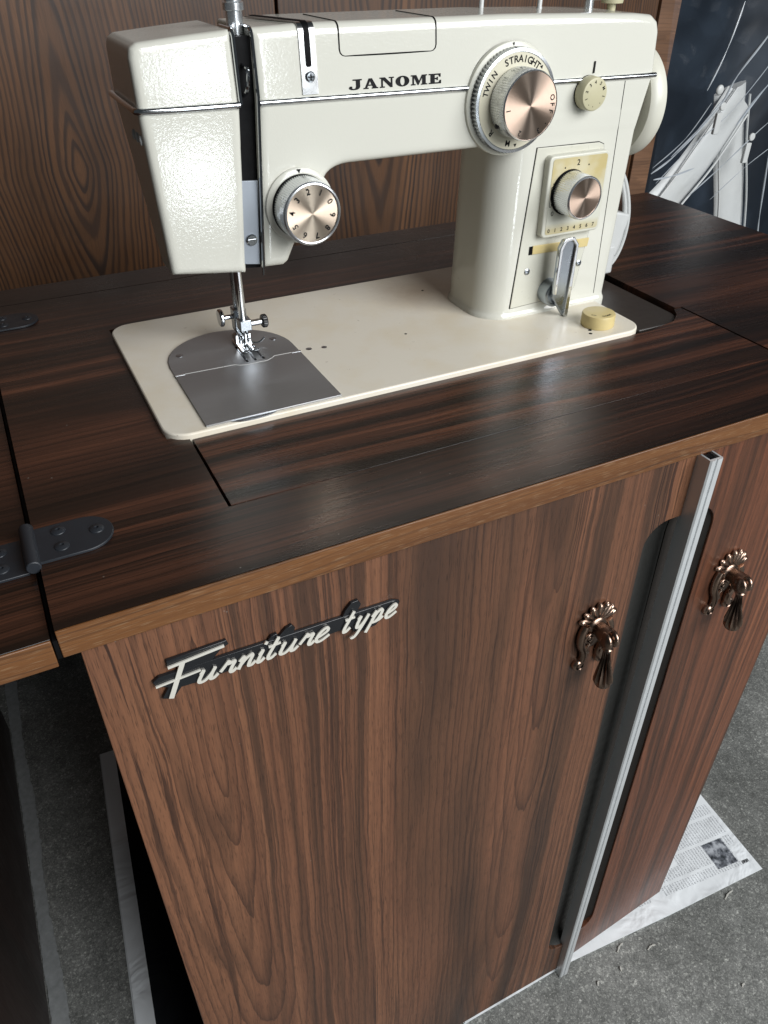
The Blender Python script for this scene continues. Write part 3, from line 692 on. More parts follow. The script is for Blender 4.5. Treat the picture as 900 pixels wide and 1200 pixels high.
def topz(x): 
    pts = [(33, 232.5), (70, 236), (112, 238.5), (150, 240), (310, 240), (380, 238.5), (447, 235.5)]
    for (a, b), (c, d) in zip(pts[:-1], pts[1:]):
        if a <= x <= c: return b+(d-b)*(x-a)/(c-a)
    return 234
def profile(x, z0, ytop, off, n=7, r=5.5):
    """path that hugs the front of the arm from height z0 up over the top to ytop"""
    zt = topz(x); P = [Vector((x, fronty(x, z)-off, z)) for z in np.linspace(z0, zt-r, 10)]
    y0 = fronty(x, zt-r)+r; 
    for i in range(1, n+1):
        t = math.pi/2*i/n; P.append(Vector((x, y0-(r+off)*math.cos(t), zt-r+(r+off)*math.sin(t))))
    for y in np.linspace(y0+4, ytop, 8): P.append(Vector((x, y, zt+off)))
    return P
def ribbon(bm, L, Rr, th=0.8):
    """closed strip between two paths, thickness inwards"""
    rows = []
    for i, (a, b) in enumerate(zip(L, Rr)):
        t = (L[min(i+1, len(L)-1)]-L[max(i-1, 0)]).normalized(); nrm = t.cross(b-a).normalized()
        rows.append([bm.verts.new(q) for q in (a, b, b+nrm*th, a+nrm*th)])
    for A, B in zip(rows[:-1], rows[1:]):
        for k in range(4): bm.faces.new((A[k], A[(k+1) % 4], B[(k+1) % 4], B[k]))
    bm.faces.new(rows[0][::-1]); bm.faces.new(rows[-1]); bmesh.ops.recalc_face_normals(bm, faces=bm.faces[:])
# threading slot behind the cover
bm = nb(); prism(bm, [(91, 86), (105.2, 84.5), (112.0, 196), (112.2, 234), (99, 234), (99, 196)], 62, 126, fn=lambda u, v, a: (u, a, v)); obj('slot_shade_fill', bm, M['black'], mac)  # black block added as painted shade inside the open slot
bm = nb(); prism(bm, [(90, 90), (104, 88), (108, 147), (94, 148)], 58.5, 60.5, fn=lambda u, v, a: (u, a, v)); gp = obj('needle_bar_guard', bm, M['guard'], mac, bevel=.4)
bm = nb(); lathe(bm, [(0, 0), (4.2, 0), (4.2, 1.4), (3.4, 2.0), (0, 2.0)], (99, 58.6, 107), (0, -1, 0), 20); box(bm, (96, 56.3, 106.4), (102, 57, 107.6)); obj('screw', bm, M['chrome'], gp)
bm = nb(); tube(bm, [Vector((99.8-0.2*0, fronty(100, 196, 0.6), 196))]+[q for q in profile(99.6, 200, 84, 0.5)], 1.3, 8); obj('slot_trim', bm, M['chrome'], mac)
bm = nb(); tube(bm, [Vector((105.2+6.8*(z-85.5)/111.5, fronty(110, z, 0.2), z)) for z in np.linspace(81, 195, 14)]+profile(112.3, 200, 84, 0.3), 1.25, 8); obj('slot_trim', bm, M['chrome'], mac)
bm = nb(); tube(bm, smooth_path([(104, 70, 197), (105, 57, 203), (105.5, 53.5, 209), (106.3, 55, 216), (105, 66, 219)], 5), 1.3, 8); obj('take_up_lever', bm, M['chrome'], mac)
bm = nb(); lathe(bm, [(0, -10), (5.4, -10), (5.4, 13), (6.8, 13.6), (6.8, 17.5), (5.6, 18.4), (5.6, 20.5), (6.4, 21), (6.4, 22.5), (4.5, 23.5), (0, 23.5)], (107.5, 76, 234), (0, 0, 1), 32); obj('presser_post', bm, M['rim'], mac)
# chrome trim line
def trim(xs, z, n=2):
    bm = nb(); A = []
    for x in xs: A.append((x, fronty(x, z)))
    P = [Vector((x, y, z)) for x, y in A]
    tube(bm, P, 2.5, 12, flat=1.0, upv=(0, 0, 1)); return bm
bm = nb()
P = [Vector((31.4, y, 196.5)) for y in (134, 110, 90, 72)]+[Vector((32.0+3*(1-math.cos(R(a)))*1.2, 62-4.6*math.sin(R(a)), 196)) for a in range(0, 91, 15)]+[Vector((x, fronty(x, 196, .2), 196)) for x in (45, 60, 80, 99)]
tube(bm, P, 2.1, 12); obj('chrome_trim', bm, M['chrome'], mac)
bm = nb(); tube(bm, [Vector((x, YF-0.1, 196+(193.5-196)*(x-112)/344)) for x in (113, 200, 300, 456.5)], 2.0, 12); obj('chrome_trim', bm, M['chrome'], mac)
# little vents in the cover's side
for k in range(3):
    bm = nb(); ball(bm, (33.4, 66+11*k, 178), 1, (1.2, 2.2, 3.2)); obj('vent_plug', bm, M['white_plastic'], mac)
# chrome thread guide strap with slot and screw
bm = nb()
Lp, Rp = profile(144, 199, 118, 0.9), profile(155.5, 199, 118, 0.9)
for i, q in enumerate(Lp):
    k = max(0, (q.y-64))*0.30; q.x -= k; Rp[i].x -= k
ribbon(bm, Lp, Rp, 0.8); strap = obj('thread_guide', bm, M['strap'], mac)
Lp, Rp = profile(147.6, 216, 119, 1.15), profile(151.6, 216, 119, 1.15)
for i, q in enumerate(Lp):
    k = max(0, (q.y-64))*0.30; q.x -= k; Rp[i].x -= k
Lp = [Lp[0]+Vector((1, 0, -0.8)), ]+Lp; Rp = [Rp[0]+Vector((-1, 0, -0.8))]+Rp
bm = nb(); ribbon(bm, Lp, Rp, 0.2); obj('guide_slot', bm, M['black'], strap)
bm = nb(); lathe(bm, [(0, 0), (3.4, 0), (3.4, .8), (2.6, 1.5), (0, 1.7)], (150, fronty(150, 209, 0.9), 209.5), (0, -1, 0), 22); obj('screw', bm, M['satin'], strap)
bm = nb(); y = fronty(150, 209, 2.75); box(bm, (147.9, y, 209.1), (152.1, y+.3, 209.9)); box(bm, (149.6, y-.02, 207.4), (150.4, y+.3, 211.6)); obj('screw_slot', bm, M['black'], strap)
# lid line in the top
bm = nb()
P = [q for q in profile(173, 224, 120, -0.05)][::-1]; Q = profile(248, 224, 120, -0.05)
def rc(x0, z0, sx):
    return [Vector((x0+sx*4*(1-math.cos(R(a))), fronty(x0, z0, -0.05), z0-4*math.sin(R(a)))) for a in (30, 60, 90)]
tube(bm, P+rc(173, 224, 1)+[Vector((210, fronty(200, 220, -.05), 220))]+rc(248, 224, -1)[::-1]+Q, 0.55, 6); obj('lid_seam', bm, M['black'], mac)
# seam to the right of the panel
bm = nb(); tube(bm, [Vector((425.5, YF+0.05, 191)), Vector((429.5, YF+0.1, 12))], 0.38, 6); obj('end_cover_seam', bm, M['ink'], mac)
# JANOME
def slab(ltr):
    if ltr == 'J': return [[(.30, 1), (1.0, 1), (1.0, .88), (.86, .86), (.86, .30), (.80, .12), (.66, .02), (.42, -.02), (.18, .0), (.02, .10), (.0, .24), (.08, .34), (.2, .36), (.28, .28), (.24, .18), (.34, .1), (.48, .14), (.54, .30), (.54, .86), (.30, .88)]]
    if ltr == 'A': return [[(.40, 1), (.66, 1), (1.02, .12), (1.12, .12), (1.12, 0), (.62, 0), (.62, .12), (.70, .12), (.64, .29), (.34, .29), (.28, .12), (.38, .12), (.38, 0), (-.02, 0), (-.02, .12), (.10, .12)], [(.39, .41), (.60, .41), (.50, .72)]]
    if ltr == 'N': return [[(0, 1), (.42, 1), (.86, .42), (.86, .88), (.72, .88), (.72, 1), (1.12, 1), (1.12, .88), (1.0, .88), (1.0, 0), (.82, 0), (.26, .74), (.26, .12), (.40, .12), (.40, 0), (0, 0), (0, .12), (.12, .12), (.12, .88), (0, .88)]]
    if ltr == 'O': return [[(.55+.55*math.cos(R(a)), .5+.53*math.sin(R(a))) for a in range(0, 360, 18)], [(.55+.17*math.cos(R(a)), .5+.40*math.sin(R(a))) for a in range(0, 360, 18)]]
    if ltr == 'M': return [[(0, 1), (.44, 1), (.66, .42), (.88, 1), (1.30, 1), (1.30, .88), (1.20, .88), (1.20, .12), (1.32, .12), (1.32, 0), (.80, 0), (.80, .12), (.90, .12), (.90, .70), (.62, 0), (.54, 0), (.26, .72), (.26, .12), (.38, .12), (.38, 0), (0, 0), (0, .12), (.12, .12), (.12, .88), (0, .88)]]
    if ltr == 'E': return [[(0, 1), (.98, 1), (.98, .66), (.86, .66), (.78, .86), (.50, .86), (.50, .58), (.62, .58), (.66, .68), (.76, .68), (.76, .34), (.66, .34), (.62, .44), (.50, .44), (.50, .14), (.80, .14), (.90, .36), (1.02, .36), (1.02, 0), (0, 0), (0, .12), (.14, .12), (.14, .88), (0, .88)]]
bm = nb(); x = 178.5; Hh = 6.4; WW = 10.2
for ch in 'JANOME':
    polys = slab(ch); flat = [p for l in polys for p in l]
    vs = [bm.verts.new((x+p[0]*WW, fronty(200, 199.5+p[1]*Hh, 0.22), 199.5+p[1]*Hh)) for p in flat]
    for i, j, k in tessellate_polygon([[Vector((p[0], p[1], 0)) for p in l] for l in polys]):
        try: bm.faces.new((vs[i], vs[j], vs[k]))
        except ValueError: pass
    x += (max(p[0] for p in flat)+.11)*WW
obj('brand_lettering', bm, M['ink'], mac, angle=0)
# ---- bed
bm = nb(); prism(bm, rrect(1.2, -17, 432, 197, 18), -6, 4.2); obj('bed', bm, M['bed_paint'], mac, bevel=1.4, seg=3)
bed_root = bpy.data.objects['bed']
plate_out = [(30.5, -13.2), (136, -13.2), (136, 92)]+[(83.2+52.8*math.cos(R(a)), 92+51*math.sin(R(a))) for a in range(10, 171, 8)]+[(30.5, 92)]
front = [(30.2, -13.6), (136, -13.6), (136, 72), (113.5, 72.6), (110, 69.5), (105, 67), (88, 66.8), (82, 68.2), (79, 71), (30.2, 72.6)]
back = [(30.2, 73.4), (79.4, 72), (82.3, 69.2), (88.2, 67.8), (105, 68), (109.6, 70.4), (113, 73.5), (136, 73), (136, 90)]+[(83.2+52.9*math.cos(R(a)), 90+52*math.sin(R(a))) for a in range(8, 173, 8)]+[(30.2, 90)]
bm = nb(); prism(bm, front, 3.4, 5.6); sp_ = obj('slide_plate', bm, M['plate'], mac, bevel=0.35)
bm = nb(); prism(bm, back, 3.4, 5.3); np_ = obj('needle_plate', bm, M['plate'], mac, bevel=0.35)
for (x, y) in ((43, 108), (124, 106)):
    bm = nb(); lathe(bm, [(0, 0), (3, 0), (3, .3), (2.2, .5), (0, .5)], (x, y, 5.2), (0, 0, 1), 18); obj('plate_screw', bm, M['satin'], np_)
for pth in ([(31, 73.0), (79.2, 71.5)], [(79.2, 71.5), (82.2, 68.8), (88, 67.3), (105, 67.5), (109.8, 69.9), (113.2, 73.0)], [(113.2, 73.0), (135, 72.5)]):
    bm = nb(); tube(bm, [(x, y, 5.25) for x, y in pth], 0.55, 6); obj('plate_edge_glint', bm, M['edge_glint'], np_)  # thin pale tube painted in for light caught by the plate's bevel
bm = nb()
for x in (90, 97, 104): box(bm, (x-1.0, 72, 5.0), (x+1.0, 104, 5.36))
obj('feed_slots', bm, M['black'], np_)
bm = nb()
for x in (90, 97, 104):
    for k in range(10): box(bm, (x-.7, 76+k*2.4, 5.0), (x+.7, 77.4+k*2.4, 5.9))
obj('feed_teeth', bm, M['satin'], np_)
for (x, y) in ((34, 72.8), (132.5, 72.4)):
    bm = nb(); box(bm, (x-4, y-1.2, 4.0), (x+4, y+1.2, 5.75)); obj('plate_catch', bm, M['chrome'], sp_)
bm = nb(); prism(bm, [(66+18*math.cos(R(a)), -12.5+5*math.sin(R(a))) for a in range(180, 361, 12)], 4.0, 4.9); obj('plate_notch', bm, M['satin'], sp_)
for (x, y, r) in ((145, 75, 2.6), (158, 72.5, 2.4), (233, 66, 1.2), (296, 150, 1.2)):
    bm = nb(); lathe(bm, [(0, .25), (r*.75, .25), (r, .1), (r, 0)], (x, y, 4.25), (0, 0, 1), 16); obj('bed_plug', bm, M['satin'] if r > 2 else M['ink'], mac)
# ---- needle side
bm = nb(); tube(bm, [(99.5, 118, 90), (99.5, 118, 26)], 3.6, 18); obj('presser_bar', bm, M['satin'], mac)
bm = nb(); tube(bm, [(98, 102, 100), (98, 102, 27)], 3.3, 18); nbar = obj('needle_bar', bm, M['chrome'], mac)
bm = nb(); box(bm, (93.5, 95, 21), (103.5, 106, 30.5)); obj('needle_clamp', bm, M['satin'], nbar, bevel=0.8)
bm = nb(); tube(bm, [(103, 100, 25.5), (114, 100, 25.5)], 2.6, 16); obj('clamp_screw', bm, M['chrome'], nbar)
bm = nb(); lathe(bm, [(0, 0), (4.6, 0), (5.6, .8), (5.6, 3.8), (4.8, 4.6), (0, 4.6)], (113.5, 100, 25.5), (1, 0, 0), 28, ribs=20, rib=.35, ribrange=(2, 3)); obj('clamp_knob', bm, M['black_gloss'], nbar)
bm = nb(); tube(bm, [(97.5, 99.5, 24), (97.5, 99.5, 12), (97.5, 99.5, 5)], [0.9, 0.8, 0.3], 8); obj('needle', bm, M['chrome'], nbar)
bm = nb(); box(bm, (94, 112, 14), (105, 123, 34)); pf = obj('foot_holder', bm, M['satin'], mac, bevel=1)
bm = nb(); tube(bm, [(94, 117, 27), (84, 117, 27)], 2.0, 12); lathe(bm, [(0, 0), (6.5, 0), (7.4, .8), (7.4, 2.6), (6.4, 3.6), (0, 3.9)], (85.5, 117, 27.5), (-1, 0, 0), 24); obj('thumb_screw', bm, M['chrome'], pf, bevel=.3)
bm = nb()
for x in (92.2, 95.8, 99.4, 103.0): box(bm, (x-1.3, 104, 7.6), (x+1.3, 112, 15))
box(bm, (91, 106, 9), (104.5, 116, 13)); obj('foot_bracket', bm, M['chrome'], pf, bevel=.4)
bm = nb()
for s, xx in ((-1, 93.2), (1, 101.8)):
    pth = [(xx, 116, 6.6), (xx, 100, 6.4), (xx, 88, 6.6), (xx, 83, 9.5)]
    tube(bm, smooth_path(pth, 4), 3.0, 10, flat=0.32, upv=(0, 0, 1))
box(bm, (91, 101, 6.0), (104, 112, 8)); obj('presser_foot', bm, M['chrome'], pf, bevel=.2)
bm = nb(); tube(bm, smooth_path([(103, 100, 9), (109, 98, 8.5), (114, 97.5, 12)], 4), 0.8, 8); obj('thread_finger', bm, M['chrome'], pf)

# ---- dials (all face the viewer along -y)
def knob(parent, cx, cz, y0, y1, r, face_r, gold, ribs=64, rib=0.7, lip=1.6):
    bm = nb(); L = y0-y1
    lathe(bm, [(r-.8, 0), (r, .7), (r, L-2.6), (r-.3, L-1.8), (r-.2, L-.8), (face_r+lip*.45, L+.3), (face_r+.25, L+.2), (face_r, L-.6), (0, L-.6)], (cx, y0, cz), (0, -1, 0), ribs=ribs, rib=rib, ribrange=(1, 2))
    k = obj('knurled_knob', bm, M['rim'], parent, angle=28)
    bm = nb(); lathe(bm, [(0, 0), (face_r*.33, 0), (face_r*.66, 0), (face_r, 0)], (cx, y1+.35, cz), (0, -1, 0), 72)
    obj('dial_face', bm, gold, parent, angle=0)
    return k
# tension dial
tx, tz = 137.0, 127.5
bm = nb(); lathe(bm, [(26.5, 0), (26.2, 2.4), (24.6, 3.6), (22, 3.8), (0, 3.8)], (tx, YF+.6, tz), (0, -1, 0), 64); td = obj('tension_dial', bm, M['paint'], mac)
bm = nb(); lathe(bm, [(22.3, 0), (22.3, 1.6), (0, 1.6)], (tx, YF-3.2, tz), (0, -1, 0), 48); obj('shadow_gap', bm, M['black'], td)
knob(td, tx, tz, YF-4.4, 30.0, 22.0, 19.4, M['gold_light'], ribs=80, rib=.7, lip=2.4)
bm = nb(); lathe(bm, [(20.4, 0), (20.9, .3), (21.0, .9), (20.2, 1.2), (19.5, .8)], (tx, 30.2, tz), (0, -1, 0), 72); obj('face_ring', bm, M['rim'], td)
bm = nb()
for i, ch in enumerate('0123456789'): dial_text(bm, ch, 6.0, tx, tz, 15.2, 28+36*i, 29.95, bold=.08)
obj('dial_numbers', bm, M['ink'], td, angle=0)
bm = nb(); prism(bm, [(tx-2.2, tz+25.6), (tx+1.2, tz+25.4), (tx-.2, tz+22.8)], YF-3.4, YF-3.1, fn=lambda u, v, a: (u, a, v)); obj('pointer', bm, M['ink'], td, angle=0)
# stitch width dial
dx, dz = 312.5, 184.5
bm = nb(); lathe(bm, [(39.5, 0), (39.0, 2.6), (37, 3.6), (0, 3.6)], (dx, YF+.5, dz), (0, -1, 0), 72); sd = obj('pattern_dial', bm, M['panel_paint'], mac)
bm = nb(); lathe(bm, [(35.2, 0), (36.2, .8), (36.2, 6.2), (35.6, 7.4), (33.6, 7.8), (33.2, 7.2), (0, 7.2)], (dx, YF-2.8, dz), (0, -1, 0), ribs=76, rib=1.3, ribrange=(1, 2)); obj('knurled_ring', bm, M['ring_metal'], sd, angle=28)
bm = nb(); lathe(bm, [(0, 0), (33.0, 0), (33.0, -.4)], (dx, YF-10.3, dz), (0, -1, 0), 72); obj('legend_ring', bm, M['legend_cream'], sd)
knob(sd, dx, dz, YF-10.5, 25.2, 24.2, 22.9, M['gold'], ribs=84, rib=.6, lip=.8)
bm = nb()
for wd_, sz_, an_, st_ in (('STRAIGHT', 6.6, 84, 8.4), ('TWIN', 6.0, 152, 9.5), ('R', 6, 224, 0), ('M', 6, 261, 0)):
    bm = nb(); dial_text(bm, wd_, sz_, dx, dz, 28.6, an_, YF-10.45, step=st_, bold=.13); obj('ring_lettering', bm, M['ink'], sd, angle=0)
bm = nb()
dial_text(bm, '1', 5.4, dx, dz, 19.4, 186, 25.4, bold=.1); dial_text(bm, '2', 5.4, dx, dz, 19.4, 246, 25.4, bold=.1); dial_text(bm, '3', 5.4, dx, dz, 19.4, 298, 25.4, bold=.1); dial_text(bm, 'OFF', 5.4, dx, dz, 19.4, 0, 25.4, step=14, bold=.1)
obj('knob_numbers', bm, M['ink'], sd, angle=0)
for a in (48, 275): 
    bm = nb(); t = R(a); cx, cz = dx+30.3*math.cos(t), dz+30.3*math.sin(t)
    prism(bm, [(cx+1.6*math.cos(t+k), cz+1.6*math.sin(t+k)) for k in (0, 2.1, 4.2)], YF-10.5, YF-10.4, fn=lambda u, v, q: (u, q, v)); obj('dial_mark', bm, M['ink'], sd, angle=0)
bm = nb(); t = R(320); prism(bm, [(dx+19.8*math.cos(t)+.5*math.cos(R(k)), dz+19.8*math.sin(t)+.5*math.sin(R(k))) for k in range(0, 360, 45)], 25.35, 25.42, fn=lambda u, v, q: (u, q, v)); obj('dial_mark', bm, M['ink'], sd, angle=0)
bm = nb(); prism(bm, [(dx-2.2, dz+38.6), (dx-1.0, dz+38.6), (dx-1.2, dz+36.6), (dx-2.0, dz+36.6)], YF-3.3, YF-3.05, fn=lambda u, v, q: (u, q, v))
obj('dial_mark', bm, M['ink'], sd, angle=0)
bm = nb(); ball(bm, (dx+24.0*math.cos(R(216)), 39, dz+24.0*math.sin(R(216))), 1, (1.8, 2.2, 2.2)); obj('index_dot', bm, M['black_gloss'], sd)
# small needle position dial
sx, sz = 387.0, 185.0
bm = nb(); lathe(bm, [(12.2, 0), (12.4, .6), (12.2, 8.6), (11.6, 9.6), (10.6, 9.9), (0, 9.9)], (sx, YF-1.2, sz), (0, -1, 0), 48); nd = obj('small_dial', bm, M['small_dial'], mac)
bm = nb(); lathe(bm, [(12.3, 0), (12.3, 1.4), (0, 1.4)], (sx, YF+.2, sz), (0, -1, 0), 40); obj('shadow_gap', bm, M['black'], nd)
bm = nb(); yy = YF-11.2
for ch, a in (('1', 200), ('2', 165), ('3', 130), ('4', 97), ('5', 60), ('M', 27), ('1', -12)): dial_text(bm, ch, 3.4, sx, sz, 8.6, a, yy, bold=.1)
for a in (-48, -95, 235):
    t = R(a); prism(bm, [(sx+8.8*math.cos(t)+.35*math.cos(R(k)), sz+8.8*math.sin(t)+.35*math.sin(R(k))) for k in range(0, 360, 60)], yy-.03, yy+.05, fn=lambda u, v, q: (u, q, v))
obj('dial_numbers', bm, M['ink'], nd, angle=0)
bm = nb(); prism(bm, [(390.7, 198.4), (392.0, 198.4), (392.6, 206.5), (391.4, 206.5)], YF+.2, YF+1.6, fn=lambda u, v, a: (u, a-.6-0.0+max(0, v-196)*.085-.6, v)); obj('position_mark', bm, M['ink'], nd, angle=0)

# ---- front panel on the column
def pn(u, v, a): return (u, a, v)
bm = nb()
pan = [(333.5, 13.5), (394, 16), (400, 18), (404, 23), (405, 30), (411, 70), (414.5, 138), (413, 144.5), (408, 146.5), (344.5, 147.5)]
prism(bm, pan, YF-1.1, YF+1.0, fn=pn); pnl = obj('front_panel', bm, M['panel_paint'], mac, bevel=.5)
bm = nb(); q = [Vector((u, YF+.05, v)) for u, v in pan]; tube(bm, q+[q[0]], 0.7, 6); obj('panel_seam', bm, M['ink'], pnl)
bm = nb(); box(bm, (332, YF-1.6, 13.0), (333.6, YF+1, 13.6)); bm.free()
bm = nb(); prism(bm, rrect(353, 75.5, 415, 141.5, 4.5), YF-8.2, YF, fn=pn); sp_ = obj('stitch_length_plate', bm, M['panel_paint'], mac, bevel=1.2, seg=3)
n_ = NT('yellowed_legend'); zz = n_.xyz()[2]
yl = n_.math('MAXIMUM', n_.map(zz, 0.104, 0.122, 0.0, 1.0), n_.map(zz, 0.0875, 0.082, 0.0, 0.8))
yl = n_.math('MULTIPLY', yl, n_.map(n_.noise(n_.co, 60, 3), .3, .6, .6, 1.0))
M['legend'] = n_.set(Base_Color=n_.mix(yl, (0.56, 0.56, 0.48), (0.46, 0.38, 0.18)), Roughness=0.35)
bm = nb(); prism(bm, rrect(356.6, 78.2, 412.6, 139.2, 2.5), YF-8.5, YF-8.1, fn=pn); obj('legend_face', bm, M['legend'], sp_, angle=0)
kx, kz = 376.0, 111.7
bm = nb(); lathe(bm, [(18.4, 0), (18.4, .9), (0, .9)], (kx, YF-8.4, kz), (0, -1, 0), 48); obj('shadow_gap', bm, M['black'], sp_)
knob(sp_, kx+0.5, kz, YF-9.2, 24.8, 17.6, 15.6, M['gold'], ribs=64, rib=.55, lip=1.8)
bm = nb(); yy = YF-8.62
def flat(s, size, x, z, bold=.1): text_into(bm, s, size, lambda a, b: (x+a, yy, z+b), bold=bold)
flat('2', 6.4, 382.5, 134.6)
for i in range(8): flat(str(i), 4.6, 360.0+i*6.8, 81.2)
flat('0', 5.6, 361.5, 95.5, .02)
for (x, z) in ((369.2, 131.6), (393.6, 132.0)): prism(bm, [(x-.6, z-.6), (x+.6, z-.6), (x+.6, z+.6), (x-.6, z+.6)], yy, yy+.1, fn=pn)
for k in range(5): prism(bm, [(358.9, 103.2+k*4.1), (360.2, 103.2+k*4.1), (360.2, 104.0+k*4.1), (358.9, 104.0+k*4.1)], yy-.01, yy+.1, fn=pn)
tube(bm, [Vector((u, yy+.05, v)) for u, v in rrect(357.6, 101.5, 358.6+.9, 117.5, .7, 3)]+[Vector((357.6, yy+.05, 102.2))], .28, 4)
obj('legend_numbers', bm, M['ink'], sp_, angle=0)
# slot with yellowed slide, screws, reverse lever
bm = nb(); box(bm, (347.2, YF-1.7, 60.4), (352.0, YF-1.0, 67.6)); obj('slot_end', bm, M['black'], pnl)
bm = nb(); prism(bm, [(350.5, 60.6), (411, 59.4), (412, 67.0), (350.5, 68.0)], YF-2.2, YF-.8, fn=pn); obj('slot_slide', bm, M['yellowed'], mac, bevel=.3)
for (x, z) in ((347.6, 45.5), (404.8, 44.8)):
    bm = nb(); lathe(bm, [(0, 0), (2.9, 0), (2.9, .6), (2.2, 1.1), (1.0, 1.2), (.9, .5), (0, .5)], (x, YF-.9, z), (0, -1, 0), 18); obj('panel_screw', bm, M['satin'], pnl)
bm = nb(); lathe(bm, [(0, 0), (11.5, 0), (11.5, 12), (10.6, 13), (9, 13), (8.4, 12), (0, 12)], (373.5, YF-1, 24.5), (0, -1, 0), 40)
lathe(bm, [(6.0, 0), (6.0, 1.6), (5, 1.6), (5, .6), (0, .6)], (373.5, YF-13, 24.5), (0, -1, 0), 32)
lv = obj('reverse_lever', bm, M['lever_grey'], mac)
bm = nb()
def lean(u, v, a): return (u, a-(v-24)*0.03, v)
prism(bm, [(366.5, 24), (382, 3), (384.5, 4), (383.5, 70.5), (378, 77), (369, 76), (365.5, 69)], 36.5, 40, fn=lean)
obj('lever_arm', bm, M['lever_grey'], lv, bevel=.7)
bm = nb(); prism(bm, [(365.3, 28), (368.4, 27), (368.0, 68), (371, 74), (377.2, 75.0), (381.5, 70), (380.6, 5), (384.8, 2.5), (384.2, 71), (378.4, 78), (368.6, 77), (364.8, 69.5)], 34.2, 37, fn=lean)
obj('lever_rim', bm, M['chrome'], lv, bevel=.5)
# handwheel, drop-feed knob
bm = nb(); lathe(bm, [(0, 0), (30, 0), (43, 1), (45.5, 4), (46.5, 10), (45.5, 16), (43, 18.5), (34, 19.5), (32, 24), (14, 26), (0, 26)], (455.5, 97, 168.5), (1, 0, 0), 72); obj('handwheel', bm, M['plastic'], mac)
bm = nb(); lathe(bm, [(0, -.1), (14.4, 0), (14.8, .8), (14.8, 10.2), (14.2, 11.2), (13, 11.6), (0, 11.7)], (397.5, 8.0, 4.4), (0, 0, 1), ribs=56, rib=.35, ribrange=(2, 3)); fk = obj('feed_knob', bm, M['yellowed'], mac, angle=28)
bm = nb()
for (a, s) in ((205, 'UP'), (275, 'DOWN')):
    n = len(s)
    for i, ch in enumerate(s):
        t = R(a+(i-(n-1)/2)*14); px, py = 397.5+10.4*math.cos(t), 8.0+10.4*math.sin(t)
        ph = t+math.pi/2
        text_into(bm, ch, 3.2, lambda u, v: (px+u*math.cos(ph)-v*math.sin(ph), py+u*math.sin(ph)+v*math.cos(ph), 16.2), bold=.05)
obj('knob_lettering', bm, M['ink'], fk, angle=0)
bm = nb()
for (x, y) in ((383.5, 0.5), (379.5, -5.5)): lathe(bm, [(0, .3), (1.2, .3), (1.6, 0)], (x, y, 4.3), (0, 0, 1), 12)
obj('bed_marks', bm, M['ink'], mac)
# spool pins and bobbin winder on top
for (px, py) in ((325, 122), (374, 112)):
    bm = nb(); lathe(bm, [(2.6, 0), (2.3, 2), (2.0, 3), (2.0, 50), (0, 51)], (px, py, 237), (0, 0, 1), 16); obj('spool_pin', bm, M['white_plastic'], mac)
bm = nb(); lathe(bm, [(5.5, -4), (5.5, .6), (3.9, .8), (3.7, 34), (0, 35)], (419, 106, 233.5), (0, 0, 1), 24); obj('winder_post', bm, M['rim'], mac)
bm = nb(); lathe(bm, [(3.6, -2), (3.6, 10), (9, 10.5), (9.5, 14), (9.5, 26), (8.8, 27), (0, 27)], (448, 112, 230), (0, 0, 1), 32); obj('winder_stop', bm, M['small_dial'], mac)
bm = nb(); box(bm, (424, 108, 243), (450, 116, 256)); obj('winder_arm', bm, M['plastic'], mac, bevel=1.5)
# power lead and plug behind the column
for k, off in enumerate((0, -4.6)):
    bm = nb(); tube(bm, smooth_path([(448, 112, 98), (470+off, 110, 110), (490+off, 108, 100), (505+off, 108, 64), (503+off*1.1, 108, 30), (488+off, 108, 10), (462, 112, 7.0)], 8), 2.3, 10); obj('power_lead', bm, M['white_plastic'], mac)
bm = nb(); box(bm, (470, 100, 26), (497, 116, 68), Matrix.Rotation(R(14), 3, 'Y')); box(bm, (470, 98, 8), (488, 114, 36)); obj('power_plug', bm, M['white_plastic'], mac, bevel=2)

